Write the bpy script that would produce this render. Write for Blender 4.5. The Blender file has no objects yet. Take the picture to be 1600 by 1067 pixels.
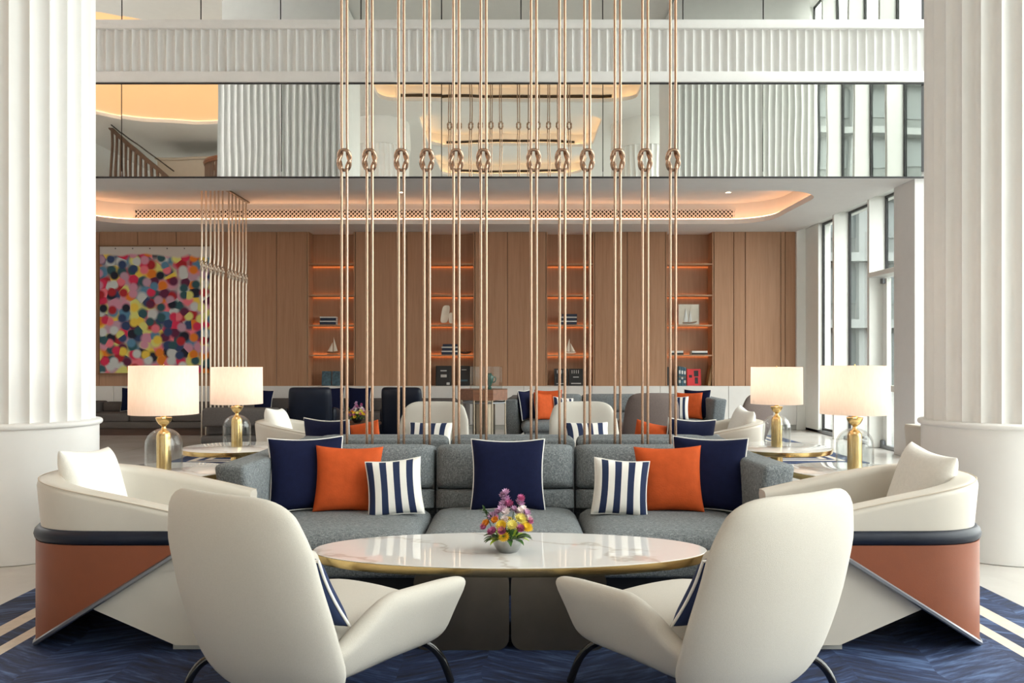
import bpy, bmesh, math, random
from mathutils import Vector, Matrix
random.seed(7)
SC = bpy.context.scene
COL = SC.collection
PI = math.pi
# ------------------------------------------------------------------ camera, world, light, exposure
F_PX, VX, VY, EYE = 1300.0, 797.0, 560.0, 1.45
cam = bpy.data.cameras.new('camera')
cam.sensor_width = 36.0
cam.lens = F_PX / 1600 * 36
cam.shift_x = (800 - VX) / 1600
cam.shift_y = (VY - 533.5) / 1600
cam.clip_start = 0.05
cam.clip_end = 300
camo = bpy.data.objects.new('camera', cam)
camo.location = (0, 0, EYE)
camo.rotation_euler = (PI / 2, 0, 0)
COL.objects.link(camo)
SC.camera = camo
world = bpy.data.worlds.new('sky')
SC.world = world
world.use_nodes = True
bg = world.node_tree.nodes['Background']
bg.inputs[0].default_value = (1.0, 0.995, 0.975, 1)
bg.inputs[1].default_value = 7.0
vs = SC.view_settings
vs.view_transform = 'Standard'
vs.look = 'None'
vs.gamma = 1.0
vs.exposure = 0.38
vs.use_curve_mapping = False
SC.cycles.max_bounces = 10
SC.cycles.diffuse_bounces = 5
SC.cycles.glossy_bounces = 5
SC.cycles.transmission_bounces = 8
SC.cycles.transparent_max_bounces = 12
SC.cycles.caustics_reflective = False
SC.cycles.caustics_refractive = False
SC.cycles.sample_clamp_indirect = 6.0
def area_portal(name, loc, rot, sx, sy):
    l = bpy.data.lights.new(name, 'AREA')
    l.shape = 'RECTANGLE'; l.size = sx; l.size_y = sy
    l.cycles.is_portal = True
    o = bpy.data.objects.new(name, l)
    o.location = loc; o.rotation_euler = rot
    COL.objects.link(o)
XR, XL = 5.82, -13.6            # window wall, far left wall
YM, YW = 11.9, 16.95            # mirror plane, timber wall
ZC, ZH = 4.03, 8.5              # lounge ceiling, hall ceiling
YB = -10.0                      # rear end of the hall, closed by an added wall
area_portal('window_portal', (XR + .3, (YB + YW) / 2, ZH / 2), (0, PI / 2, 0), ZH, YW - YB)

def PX(px, Y): return (px - VX) * Y / F_PX
def PZ(py, Y): return EYE - (py - VY) * Y / F_PX

# ------------------------------------------------------------------ materials
MATS = {}
def nmat(name):
    m = bpy.data.materials.new(name); m.use_nodes = True
    nt = m.node_tree
    return m, nt, nt.nodes['Principled BSDF']
def link(nt, a, b): nt.links.new(a, b)
def coords(nt, kind='Object', scale=(1, 1, 1)):
    tc = nt.nodes.new('ShaderNodeTexCoord'); mp = nt.nodes.new('ShaderNodeMapping')
    mp.inputs['Scale'].default_value = scale
    link(nt, tc.outputs[kind], mp.inputs[0])
    return mp.outputs[0]
def noise(nt, vec, scale, detail=4, rough=.55, dist=0):
    n = nt.nodes.new('ShaderNodeTexNoise')
    n.inputs['Scale'].default_value = scale; n.inputs['Detail'].default_value = detail
    n.inputs['Roughness'].default_value = rough; n.inputs['Distortion'].default_value = dist
    link(nt, vec, n.inputs['Vector'])
    return n.outputs['Fac']
def ramp(nt, fac, stops, interp='LINEAR'):
    r = nt.nodes.new('ShaderNodeValToRGB'); r.color_ramp.interpolation = interp
    e = r.color_ramp.elements
    while len(e) < len(stops): e.new(.5)
    for i, (p, c) in enumerate(stops):
        e[i].position = p; e[i].color = (*c, 1)
    link(nt, fac, r.inputs[0])
    return r.outputs[0]
def bump(nt, b, fac, strength, dist=.01):
    n = nt.nodes.new('ShaderNodeBump')
    n.inputs['Strength'].default_value = strength; n.inputs['Distance'].default_value = dist
    link(nt, fac, n.inputs['Height']); link(nt, n.outputs[0], b.inputs['Normal'])
def mulc(c, k): return tuple(min(1, x * k) for x in c)
def plain(name, c, rough=.5, metal=0, var=.06, vscale=6, bscale=0, bstr=.1, scale=(1, 1, 1), spec=None, coat=0):
    m, nt, b = nmat(name)
    v = coords(nt, 'Object', scale)
    link(nt, ramp(nt, noise(nt, v, vscale), [(.3, mulc(c, 1 - var)), (.7, mulc(c, 1 + var))]), b.inputs['Base Color'])
    b.inputs['Roughness'].default_value = rough; b.inputs['Metallic'].default_value = metal
    if spec is not None: b.inputs['Specular IOR Level'].default_value = spec
    if coat: b.inputs['Coat Weight'].default_value = coat
    if bscale: bump(nt, b, noise(nt, v, bscale, 3), bstr, .004)
    MATS[name] = m
    return m
def emit(name, c, s):
    m, nt, b = nmat(name)
    b.inputs['Base Color'].default_value = (*c, 1)
    b.inputs['Emission Color'].default_value = (*c, 1); b.inputs['Emission Strength'].default_value = s
    MATS[name] = m
plain('white_paint', (.83, .825, .81), .55, var=.015)
plain('plaster', (.85, .845, .83), .6, var=.02)
plain('ceiling_paint', (.75, .74, .73), .7, var=.015)
plain('beige_paint', (.55, .47, .38), .7, var=.03)
plain('window_white', (.82, .83, .80), .4, var=.015)
plain('lacquer_white', (.74, .73, .71), .35, var=.02)
plain('black_trim', (.02, .02, .022), .4)
plain('vent_shade', (.012, .01, .009), .9)  # near-black colour stands for the shade inside the vents
plain('cream_fabric', (.58, .55, .495), .9, var=.03, vscale=180, bscale=420, bstr=.35, spec=.15)
plain('cream_leather', (.60, .56, .495), .42, var=.03, vscale=5, bscale=160, bstr=.08)
plain('white_boucle', (.86, .84, .79), .95, var=.03, vscale=60, bscale=200, bstr=.4, spec=.15)
plain('orange_leather', (.235, .062, .023), .42, var=.08, vscale=5, bscale=180, bstr=.08)
plain('navy_leather', (.006, .010, .023), .42, var=.2, vscale=6, bscale=120, bstr=.06, spec=.32)
plain('navy_cloth', (.0065, .0095, .038), .85, var=.12, vscale=30, bscale=380, bstr=.4, spec=.15)
plain('orange_cloth', (.56, .092, .022), .8, var=.1, vscale=14, bscale=90, bstr=.25, spec=.15)
plain('white_cord', (.85, .83, .79), .8)
plain('taupe_fabric', (.17, .135, .125), .9, var=.08, vscale=60, bscale=400, bstr=.3, spec=.15)
plain('charcoal_fabric', (.12, .108, .104), .9, var=.1, vscale=60, bscale=400, bstr=.3, spec=.15)
plain('grey_metal', (.30, .31, .33), .35, metal=.9)
plain('black_steel', (.012, .012, .014), .16, metal=.4, coat=.5)
plain('brass', (.80, .57, .25), .25, metal=1, var=.04, vscale=3)
plain('rose_bronze', (.45, .30, .215), .24, metal=1, var=.05, vscale=4)
plain('champagne', (.60, .51, .42), .3, metal=1, var=.05, vscale=4)
plain('dark_bronze', (.22, .185, .14), .30, metal=1, var=.12, vscale=4)
plain('steel', (.36, .37, .365), .3, metal=1, var=.15, vscale=22)
plain('dark_wood', (.075, .035, .022), .35, var=.25, vscale=3, scale=(1, 8, 8))
plain('tray_wood', (.20, .085, .045), .3, var=.2, vscale=4, scale=(1, 8, 8))
plain('stair_wood', (.09, .045, .024), .5, var=.2, vscale=3, scale=(6, 6, 1))
plain('concrete', (.075, .085, .082), .8, var=.08, vscale=.8)
plain('facade_white', (.12, .13, .127), .7, var=.04, vscale=.5)
plain('facade_glass', (.045, .058, .058), .35, var=.25, vscale=.4)
plain('paving', (.12, .12, .112), .7, var=.08, vscale=1)
plain('plinth_grey', (.42, .42, .40), .5)
plain('paper', (.78, .76, .70), .8)
plain('book_white', (.76, .75, .72), .5)
plain('book_navy', (.015, .025, .055), .5)
plain('book_black', (.014, .014, .016), .4)
plain('book_teal', (.05, .11, .15), .5, var=.6, vscale=20)
plain('book_red', (.62, .028, .035), .5)
plain('book_tan', (.30, .16, .06), .5)
plain('print_grey', (.55, .55, .53), .6)
plain('print_dark', (.02, .015, .02), .6)
plain('sail', (.80, .72, .60), .7)
plain('hull_wood', (.30, .15, .07), .5)
plain('green_glaze', (.02, .10, .075), .2)
plain('leaf', (.035, .10, .018), .5, var=.4, vscale=30)
plain('leaf_lime', (.30, .42, .035), .5, var=.3, vscale=30)
plain('petal_yellow', (.86, .62, .045), .6, var=.12, vscale=40)
plain('petal_lemon', (.88, .78, .22), .6, var=.1, vscale=40)
plain('petal_pink', (.62, .17, .36), .6, var=.3, vscale=40)
plain('petal_lilac', (.60, .36, .55), .6, var=.25, vscale=40)
plain('petal_white', (.85, .76, .74), .6, var=.06, vscale=40)
plain('petal_orange', (.85, .34, .02), .6, var=.15, vscale=40)
emit('cove_led', (1.0, .52, .26), 6.0)
emit('hall_led', (1.0, .58, .24), 7.0)
emit('shelf_led', (1.0, .42, .13), 4.6)
emit('downlight_glow', (1.0, .82, .6), 12.0)
emit('lit_ceiling', (1.0, .60, .29), .46)

def wood():
    m, nt, b = nmat('oak')
    v = coords(nt, 'Object', (9, 9, .35))
    n1 = noise(nt, v, 3.0, 6, .6, .6)
    v2 = coords(nt, 'Object', (60, 60, 1.2))
    n2 = noise(nt, v2, 3.0, 3, .5)
    oi = nt.nodes.new('ShaderNodeObjectInfo')
    ad = nt.nodes.new('ShaderNodeMath'); ad.operation = 'MULTIPLY_ADD'
    link(nt, n2, ad.inputs[0]); ad.inputs[1].default_value = .35; link(nt, n1, ad.inputs[2])
    a2 = nt.nodes.new('ShaderNodeMath'); a2.operation = 'MULTIPLY_ADD'
    link(nt, oi.outputs['Random'], a2.inputs[0]); a2.inputs[1].default_value = .12; link(nt, ad.outputs[0], a2.inputs[2])
    link(nt, ramp(nt, a2.outputs[0], [(.42, (.315, .158, .082)), (.62, (.385, .205, .113)), (.95, (.45, .255, .15))]), b.inputs['Base Color'])
    b.inputs['Roughness'].default_value = .42
    MATS['oak'] = m
wood()
def marble():
    m, nt, b = nmat('marble')
    v = coords(nt, 'Object', (1, 1.6, 1))
    w = nt.nodes.new('ShaderNodeTexWave'); w.wave_type = 'BANDS'; w.bands_direction = 'DIAGONAL'
    w.inputs['Scale'].default_value = .75; w.inputs['Distortion'].default_value = 9
    w.inputs['Detail'].default_value = 5; w.inputs['Detail Scale'].default_value = 1.1; w.inputs['Detail Roughness'].default_value = .6
    link(nt, v, w.inputs['Vector'])
    c1 = ramp(nt, w.outputs['Fac'], [(0, (.58, .54, .50)), (.02, (.72, .70, .67)), (.06, (.74, .73, .715)), (1, (.76, .755, .735))])
    link(nt, c1, b.inputs['Base Color'])
    b.inputs['Roughness'].default_value = .018
    MATS['marble'] = m
marble()
def floor_mat():
    m, nt, b = nmat('floor_stone')
    v = coords(nt, 'Object')
    c = ramp(nt, noise(nt, v, 1.3, 7, .6, .4), [(.25, (.53, .50, .465)), (.75, (.66, .64, .61))])
    br = nt.nodes.new('ShaderNodeTexBrick')
    br.offset = 0; br.inputs['Scale'].default_value = 1; br.inputs['Brick Width'].default_value = 1.2
    br.inputs['Row Height'].default_value = 1.2; br.inputs['Mortar Size'].default_value = .003
    br.inputs['Mortar'].default_value = (.38, .35, .31, 1)
    link(nt, c, br.inputs['Color1']); link(nt, c, br.inputs['Color2']); link(nt, v, br.inputs['Vector'])
    link(nt, br.outputs['Color'], b.inputs['Base Color'])
    b.inputs['Roughness'].default_value = .16
    MATS['floor_stone'] = m
floor_mat()
def tweed():
    m, nt, b = nmat('tweed')
    v = coords(nt, 'Object')
    vx = coords(nt, 'Object', (1, 1, .22))
    vy = coords(nt, 'Object', (.22, 1, 1))
    n1 = noise(nt, vx, 230, 2, .6); n2 = noise(nt, vy, 230, 2, .6)
    ad = nt.nodes.new('ShaderNodeMath'); ad.operation = 'ADD'
    link(nt, n1, ad.inputs[0]); link(nt, n2, ad.inputs[1])
    hf = nt.nodes.new('ShaderNodeMath'); hf.operation = 'MULTIPLY'; hf.inputs[1].default_value = .5
    link(nt, ad.outputs[0], hf.inputs[0])
    link(nt, ramp(nt, hf.outputs[0], [(.34, (.075, .088, .098)), (.5, (.175, .195, .208)), (.66, (.36, .385, .39))]), b.inputs['Base Color'])
    b.inputs['Roughness'].default_value = .95
    bump(nt, b, hf.outputs[0], .4, .004)
    MATS['tweed'] = m
tweed()
def stripes():
    m, nt, b = nmat('stripe_cloth')
    tc = nt.nodes.new('ShaderNodeTexCoord'); sp = nt.nodes.new('ShaderNodeSeparateXYZ')
    link(nt, tc.outputs['UV'], sp.inputs[0])
    mu = nt.nodes.new('ShaderNodeMath'); mu.operation = 'MULTIPLY'; mu.inputs[1].default_value = 4.0
    link(nt, sp.outputs[0], mu.inputs[0])
    fr = nt.nodes.new('ShaderNodeMath'); fr.operation = 'FRACT'; link(nt, mu.outputs[0], fr.inputs[0])
    link(nt, ramp(nt, fr.outputs[0], [(0, (.010, .022, .075)), (.5, (.84, .82, .78))], 'CONSTANT'), b.inputs['Base Color'])
    b.inputs['Roughness'].default_value = .85
    bump(nt, b, noise(nt, coords(nt), 25, 3), .2, .01)
    MATS['stripe_cloth'] = m
stripes()
def rug_mat(name, dark, mid, light):
    m, nt, b = nmat(name)
    tc = nt.nodes.new('ShaderNodeTexCoord'); sp = nt.nodes.new('ShaderNodeSeparateXYZ')
    link(nt, tc.outputs['Object'], sp.inputs[0])
    def M(op, a, bb=None, c=None):
        n = nt.nodes.new('ShaderNodeMath'); n.operation = op
        for i, x in enumerate((a, bb, c)):
            if x is None: continue
            if isinstance(x, (int, float)): n.inputs[i].default_value = x
            else: link(nt, x, n.inputs[i])
        return n.outputs[0]
    wob = noise(nt, tc.outputs['Object'], 1.6, 2)
    xw = M('MULTIPLY_ADD', wob, .22, sp.outputs[0])
    pp = M('PINGPONG', xw, .42)
    row = M('FLOOR', M('DIVIDE', xw, .42))
    y = M('MULTIPLY_ADD', pp, .5, sp.outputs[1])
    cb = nt.nodes.new('ShaderNodeCombineXYZ')
    link(nt, M('MULTIPLY', xw, 4.2), cb.inputs[0]); link(nt, M('MULTIPLY', y, 24), cb.inputs[1]); link(nt, row, cb.inputs[2])
    n1 = noise(nt, cb.outputs[0], 1.0, 5, .65)
    cb2 = nt.nodes.new('ShaderNodeCombineXYZ')
    link(nt, M('FLOOR', M('DIVIDE', y, .19)), cb2.inputs[0]); link(nt, row, cb2.inputs[1])
    wn = nt.nodes.new('ShaderNodeTexWhiteNoise'); link(nt, cb2.outputs[0], wn.inputs['Vector'])
    f = M('MULTIPLY_ADD', wn.outputs['Value'], .16, n1)
    link(nt, ramp(nt, f, [(.38, dark), (.58, mid), (.80, light)]), b.inputs['Base Color'])
    b.inputs['Roughness'].default_value = .8
    bump(nt, b, f, .6, .02)
    MATS[name] = m
rug_mat('rug_blue', (.003, .006, .022), (.013, .029, .095), (.085, .145, .30))
plain('rug_cream', (.66, .59, .50), .9, var=.08, vscale=20, bscale=120, bstr=.3)
def glassy(name, tint, refl_rough=.02, f0=.04, fac=1.0):
    m = bpy.data.materials.new(name); m.use_nodes = True
    nt = m.node_tree; nt.nodes.clear()
    out = nt.nodes.new('ShaderNodeOutputMaterial'); mx = nt.nodes.new('ShaderNodeMixShader')
    tr = nt.nodes.new('ShaderNodeBsdfTransparent'); gl = nt.nodes.new('ShaderNodeBsdfGlossy')
    lw = nt.nodes.new('ShaderNodeLayerWeight'); lw.inputs['Blend'].default_value = .5
    tr.inputs[0].default_value = (*tint, 1); gl.inputs['Roughness'].default_value = refl_rough
    pw = nt.nodes.new('ShaderNodeMath'); pw.operation = 'POWER'; pw.inputs[1].default_value = 5
    link(nt, lw.outputs['Facing'], pw.inputs[0])
    mu = nt.nodes.new('ShaderNodeMath'); mu.operation = 'MULTIPLY_ADD'; mu.inputs[1].default_value = fac * (1 - f0); mu.inputs[2].default_value = f0
    link(nt, pw.outputs[0], mu.inputs[0])
    link(nt, mu.outputs[0], mx.inputs[0]); link(nt, tr.outputs[0], mx.inputs[1]); link(nt, gl.outputs[0], mx.inputs[2])
    link(nt, mx.outputs[0], out.inputs[0])
    MATS[name] = m
glassy('window_glass', (.93, .955, .94), .02, .03, .8)
glassy('clear_glass', (.95, .96, .96), .01, .045, 1.0)
def mirror_mat():
    m, nt, b = nmat('mirror_glass')
    b.inputs['Base Color'].default_value = (.90, .915, .87, 1)
    b.inputs['Metallic'].default_value = 1; b.inputs['Roughness'].default_value = .012
    bump(nt, b, noise(nt, coords(nt, 'Object', (1, 1, .6)), 1.1, 1), .05, .05)
    MATS['mirror_glass'] = m
mirror_mat()
def shade_mat():
    m = bpy.data.materials.new('shade_cloth'); m.use_nodes = True
    nt = m.node_tree; nt.nodes.clear()
    out = nt.nodes.new('ShaderNodeOutputMaterial'); mx = nt.nodes.new('ShaderNodeMixShader')
    d = nt.nodes.new('ShaderNodeBsdfDiffuse'); t = nt.nodes.new('ShaderNodeBsdfTranslucent')
    v = coords(nt, 'Object', (1, 1, .2))
    c = ramp(nt, noise(nt, v, 90, 2), [(.3, (.80, .69, .61)), (.7, (.85, .74, .66))])
    link(nt, c, d.inputs[0]); link(nt, c, t.inputs[0])
    mx.inputs[0].default_value = .42
    link(nt, d.outputs[0], mx.inputs[1]); link(nt, t.outputs[0], mx.inputs[2]); link(nt, mx.outputs[0], out.inputs[0])
    MATS['shade_cloth'] = m
shade_mat()
def dots_mat():
    # soft sprayed spots of many colours, three layers over a pale ground
    m, nt, b = nmat('spot_canvas')
    v = coords(nt, 'Object')
    pal = [(.01, .012, .03), (.72, .03, .10), (.85, .20, .26), (.85, .62, .08), (.80, .22, .02), (.03, .10, .12), (.10, .26, .42), (.66, .30, .42),
           (.45, .02, .03), (.62, .66, .66), (.12, .015, .06), (.75, .74, .22), (.03, .06, .16), (.55, .34, .45)]
    col = None
    base = nt.nodes.new('ShaderNodeRGB'); base.outputs[0].default_value = (.45, .38, .40, 1)
    col = base.outputs[0]
    for k, (sc, off, r0, r1) in enumerate([(4.4, 0, .40, .85), (4.7, 3.3, .36, .66), (4.3, 7.7, .28, .47)]):
        sx_ = nt.nodes.new('ShaderNodeSeparateXYZ'); link(nt, v, sx_.inputs[0])
        cb = nt.nodes.new('ShaderNodeCombineXYZ'); link(nt, sx_.outputs[0], cb.inputs[0]); link(nt, sx_.outputs[2], cb.inputs[1])
        mp = nt.nodes.new('ShaderNodeMapping'); mp.inputs['Location'].default_value = (off, off * .7, 0)
        link(nt, cb.outputs[0], mp.inputs[0])
        vo = nt.nodes.new('ShaderNodeTexVoronoi'); vo.voronoi_dimensions = '2D'
        vo.inputs['Scale'].default_value = sc; vo.inputs['Randomness'].default_value = .8
        link(nt, mp.outputs[0], vo.inputs['Vector'])
        sp = nt.nodes.new('ShaderNodeSeparateColor'); link(nt, vo.outputs['Color'], sp.inputs[0])
        cr = ramp(nt, sp.outputs[0], [(i / len(pal), pal[(i * 5 + k * 3) % len(pal)]) for i in range(len(pal))], 'CONSTANT')
        mr = nt.nodes.new('ShaderNodeMapRange'); mr.inputs['From Min'].default_value = r0; mr.inputs['From Max'].default_value = r1
        mr.inputs['To Min'].default_value = 1; mr.inputs['To Max'].default_value = 0
        link(nt, vo.outputs['Distance'], mr.inputs['Value'])
        mx = nt.nodes.new('ShaderNodeMix'); mx.data_type = 'RGBA'
        link(nt, mr.outputs[0], mx.inputs['Factor']); link(nt, col, mx.inputs['A']); link(nt, cr, mx.inputs['B'])
        col = mx.outputs['Result']
    # bare canvas along the top edge
    sp = nt.nodes.new('ShaderNodeSeparateXYZ'); link(nt, v, sp.inputs[0])
    wob = noise(nt, v, 2.5, 1)
    ad = nt.nodes.new('ShaderNodeMath'); ad.operation = 'MULTIPLY_ADD'; ad.inputs[1].default_value = .22
    link(nt, wob, ad.inputs[0]); link(nt, sp.outputs[2], ad.inputs[2])
    mr = nt.nodes.new('ShaderNodeMapRange'); mr.inputs['From Min'].default_value = 1.19; mr.inputs['From Max'].default_value = 1.24
    link(nt, ad.outputs[0], mr.inputs['Value'])
    mx = nt.nodes.new('ShaderNodeMix'); mx.data_type = 'RGBA'; mx.inputs['B'].default_value = (.62, .57, .53, 1)
    link(nt, mr.outputs[0], mx.inputs['Factor']); link(nt, col, mx.inputs['A'])
    link(nt, mx.outputs['Result'], b.inputs['Base Color'])
    b.inputs['Roughness'].default_value = .8
    MATS['spot_canvas'] = m
dots_mat()

# ------------------------------------------------------------------ mesh helpers
class G:
    """collects vertices and faces of ONE part"""
    def __init__(s): s.v = []; s.f = []; s.uv = {}
    def add(s, vs, fs, M=None):
        n = len(s.v)
        s.v += [tuple(M @ Vector(p)) if M else tuple(p) for p in vs]
        s.f += [tuple(i + n for i in f) for f in fs]
        return s
    def box(s, x0, x1, y0, y1, z0, z1, M=None):
        vs = [(x0, y0, z0), (x1, y0, z0), (x1, y1, z0), (x0, y1, z0), (x0, y0, z1), (x1, y0, z1), (x1, y1, z1), (x0, y1, z1)]
        return s.add(vs, [(3, 2, 1, 0), (4, 5, 6, 7), (0, 1, 5, 4), (1, 2, 6, 5), (2, 3, 7, 6), (3, 0, 4, 7)], M)
    def rbox(s, x0, x1, y0, y1, z0, z1, r=.02, seg=3, M=None, fn=None):
        bm = bmesh.new(); bmesh.ops.create_cube(bm, size=1)
        for v in bm.verts:
            v.co = Vector(((x0 + x1) / 2 + v.co.x * (x1 - x0), (y0 + y1) / 2 + v.co.y * (y1 - y0), (z0 + z1) / 2 + v.co.z * (z1 - z0)))
        if fn:
            bmesh.ops.subdivide_edges(bm, edges=bm.edges[:], cuts=0)
        bmesh.ops.bevel(bm, geom=bm.edges[:], offset=r, segments=seg, profile=.5, affect='EDGES')
        bm.verts.index_update()
        vs = [v.co.copy() for v in bm.verts]
        if fn: vs = [Vector(fn(p)) for p in vs]
        fs = [[v.index for v in f.verts] for f in bm.faces]
        bm.free()
        return s.add(vs, fs, M)
    def lathe(s, prof, seg=32, M=None, cap=True):
        vs = []; fs = []
        for r, z in prof:
            for i in range(seg):
                a = 2 * PI * i / seg
                vs.append((r * math.cos(a), r * math.sin(a), z))
        for j in range(len(prof) - 1):
            for i in range(seg):
                a, b = j * seg + i, j * seg + (i + 1) % seg
                fs.append((a, b, b + seg, a + seg))
        if cap:
            fs.append(tuple(range(seg - 1, -1, -1)))
            fs.append(tuple((len(prof) - 1) * seg + i for i in range(seg)))
        return s.add(vs, fs, M)
    def tube(s, pts, r, seg=8, closed=False, M=None, cap=True):
        pts = [Vector(p) for p in pts]; n = len(pts)
        vs = []; fs = []
        up = None
        for i, p in enumerate(pts):
            if closed: t = (pts[(i + 1) % n] - pts[i - 1])
            else: t = pts[min(i + 1, n - 1)] - pts[max(i - 1, 0)]
            t = t.normalized() if t.length > 1e-9 else Vector((0, 0, 1))
            if up is None:
                up = Vector((0, 0, 1)) if abs(t.z) < .8 else Vector((0, 1, 0))
            a = up - t * up.dot(t)
            a = a.normalized() if a.length > 1e-6 else t.orthogonal().normalized()
            up = a; b = t.cross(a)
            rr = r(p) if callable(r) else r
            for k in range(seg):
                th = 2 * PI * k / seg
                vs.append(p + a * (rr * math.cos(th)) + b * (rr * math.sin(th)))
        m = n if closed else n - 1
        for i in range(m):
            for k in range(seg):
                a0, a1 = i * seg + k, i * seg + (k + 1) % seg
                j = ((i + 1) % n) * seg
                fs.append((a0, a1, j + (k + 1) % seg, j + k))
        if cap and not closed:
            fs.append(tuple(range(seg - 1, -1, -1))); fs.append(tuple((n - 1) * seg + k for k in range(seg)))
        return s.add(vs, fs, M)
    def prism(s, poly, axis, a0, a1, M=None):
        """poly: list of 2-tuples in the plane across axis ('y': (x,z), 'z': (x,y), 'x': (y,z))"""
        def p3(q, a): return {'y': (q[0], a, q[1]), 'z': (q[0], q[1], a), 'x': (a, q[0], q[1])}[axis]
        n = len(poly)
        vs = [p3(q, a0) for q in poly] + [p3(q, a1) for q in poly]
        fs = [tuple(range(n)), tuple(range(2 * n - 1, n - 1, -1))] + [(i, i + n, (i + 1) % n + n, (i + 1) % n) for i in range(n)]
        return s.add(vs, fs, M)
    def pad(s, C, T, nu=16, nv=16, k=6.0, p=3.0, M=None, prof=None):
        base = len(s.v)
        def sq(u, v):
            m = max(abs(u), abs(v))
            if m < 1e-9 or k is None: return u, v
            d = (abs(u) ** k + abs(v) ** k) ** (1 / k)
            return u * m / d, v * m / d
        us = [math.sin(PI / 2 * (-1 + 2 * i / nu)) for i in range(nu + 1)]
        vv = [math.sin(PI / 2 * (-1 + 2 * j / nv)) for j in range(nv + 1)]
        idx = {}
        vs = []; uvs = []
        for sg in (1, -1):
            for i, u in enumerate(us):
                for j, v in enumerate(vv):
                    edge = i in (0, nu) or j in (0, nv)
                    if edge and sg == -1: idx[(sg, i, j)] = idx[(1, i, j)]; continue
                    a, b = sq(u, v)
                    c = Vector(C(a, b)); e = 1e-3
                    N = (Vector(C(a + e, b)) - Vector(C(a - e, b))).cross(Vector(C(a, b + e)) - Vector(C(a, b - e)))
                    N = N.normalized() if N.length > 1e-12 else Vector((0, 0, 1))
                    if prof: th = prof(u, v) * T / 2
                    else:
                        r = max(abs(u), abs(v)); th = T / 2 * max(0, 1 - r ** p) ** .5
                    idx[(sg, i, j)] = len(vs); vs.append(c + N * th * sg); uvs.append(((a + 1) / 2, (b + 1) / 2))
        fs = []
        for sg in (1, -1):
            for i in range(nu):
                for j in range(nv):
                    q = (idx[(sg, i, j)], idx[(sg, i + 1, j)], idx[(sg, i + 1, j + 1)], idx[(sg, i, j + 1)])
                    fs.append(q if sg == 1 else q[::-1])
        for i, t in enumerate(uvs): s.uv[base + i] = t
        return s.add(vs, fs, M)
    def sweep(s, path, sec, M=None):
        """path: list of (point, outward normal); sec(i) -> list of (offset, z) loops of equal length"""
        vs = []; fs = []
        n = len(path)
        m = None
        for i, (p, N) in enumerate(path):
            L = sec(i); m = len(L)
            for o, z in L: vs.append((p[0] + N[0] * o, p[1] + N[1] * o, z))
        for i in range(n - 1):
            for k in range(m):
                a, b = i * m + k, i * m + (k + 1) % m
                fs.append((a, b, b + m, a + m))
        fs.append(tuple(range(m - 1, -1, -1))); fs.append(tuple((n - 1) * m + k for k in range(m)))
        return s.add(vs, fs, M)
    def mesh(s, name, mat, smooth=True, angle=40):
        me = bpy.data.meshes.new(name)
        me.from_pydata(s.v, [], s.f)
        if s.uv:
            ul = me.uv_layers.new(name='UVMap')
            for lp in me.loops: ul.data[lp.index].uv = s.uv.get(lp.vertex_index, (0, 0))
        me.materials.append(MATS[mat] if isinstance(mat, str) else mat)
        bm = bmesh.new(); bm.from_mesh(me); bmesh.ops.recalc_face_normals(bm, faces=bm.faces[:]); bm.to_mesh(me); bm.free()
        if smooth:
            me.polygons.foreach_set('use_smooth', [True] * len(me.polygons))
            me.set_sharp_from_angle(angle=math.radians(angle))
        me.update()
        return me
    def build(s, name, mat, parent=None, smooth=True, angle=40):
        return obj(name, s.mesh(name, mat, smooth, angle), parent)
def obj(name, me, parent=None, loc=None, rot=None):
    o = bpy.data.objects.new(name, me); COL.objects.link(o)
    if parent: o.parent = parent
    if loc is not None: o.location = loc
    if rot is not None: o.rotation_euler = rot
    return o
def tag(o, label=None, cat=None, group=None, kind=None):
    if label: o['label'] = label
    if cat: o['category'] = cat
    if group: o['group'] = group
    if kind: o['kind'] = kind
    return o
def thing(name, label, cat, loc=(0, 0, 0), rz=0, group=None):
    o = obj(name, None, None, loc, (0, 0, rz)); o.empty_display_size = .1
    return tag(o, label, cat, group)
KIDS = {}
def copy_tree(o, parent=None, top=True):
    c = o.copy(); COL.objects.link(c)
    if parent is not None: c.parent = parent
    for ch in [x for x in COL.objects if x.parent == o]: copy_tree(ch, c, False)
    return c
def struct(name, g, mat, parent=None, smooth=True, label=None, angle=40):
    o = g.build(name, mat, parent, smooth, angle)
    if parent is None: o['kind'] = 'structure'
    if label: o['label'] = label
    return o
def lerp(a, b, t): return a + (b - a) * t
def table(xs, t):
    for (a, va), (b, vb) in zip(xs, xs[1:]):
        if t <= b:
            q = (t - a) / (b - a); q = q * q * (3 - 2 * q)
            return va + (vb - va) * q
    return xs[-1][1]
def catmull(P, n=6, closed=False):
    P = [Vector(p) for p in P]; out = []
    m = len(P)
    R = range(m) if closed else range(m - 1)
    for i in R:
        if closed: a, b, c, d = P[i - 1], P[i], P[(i + 1) % m], P[(i + 2) % m]
        else: a, b, c, d = P[max(i - 1, 0)], P[i], P[i + 1], P[min(i + 2, m - 1)]
        for k in range(n):
            t = k / n
            out.append(.5 * ((2 * b) + (c - a) * t + (2 * a - 5 * b + 4 * c - d) * t * t + (3 * b - a - 3 * c + d) * t ** 3))
    if not closed: out.append(P[-1])
    return out
def T(x=0, y=0, z=0): return Matrix.Translation((x, y, z))
def RZ(a): return Matrix.Rotation(a, 4, 'Z')
def RX(a): return Matrix.Rotation(a, 4, 'X')
def RY(a): return Matrix.Rotation(a, 4, 'Y')
ORD = ['first', 'second', 'third', 'fourth', 'fifth', 'sixth', 'seventh', 'eighth', 'ninth', 'tenth', 'eleventh', 'twelfth']

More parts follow.
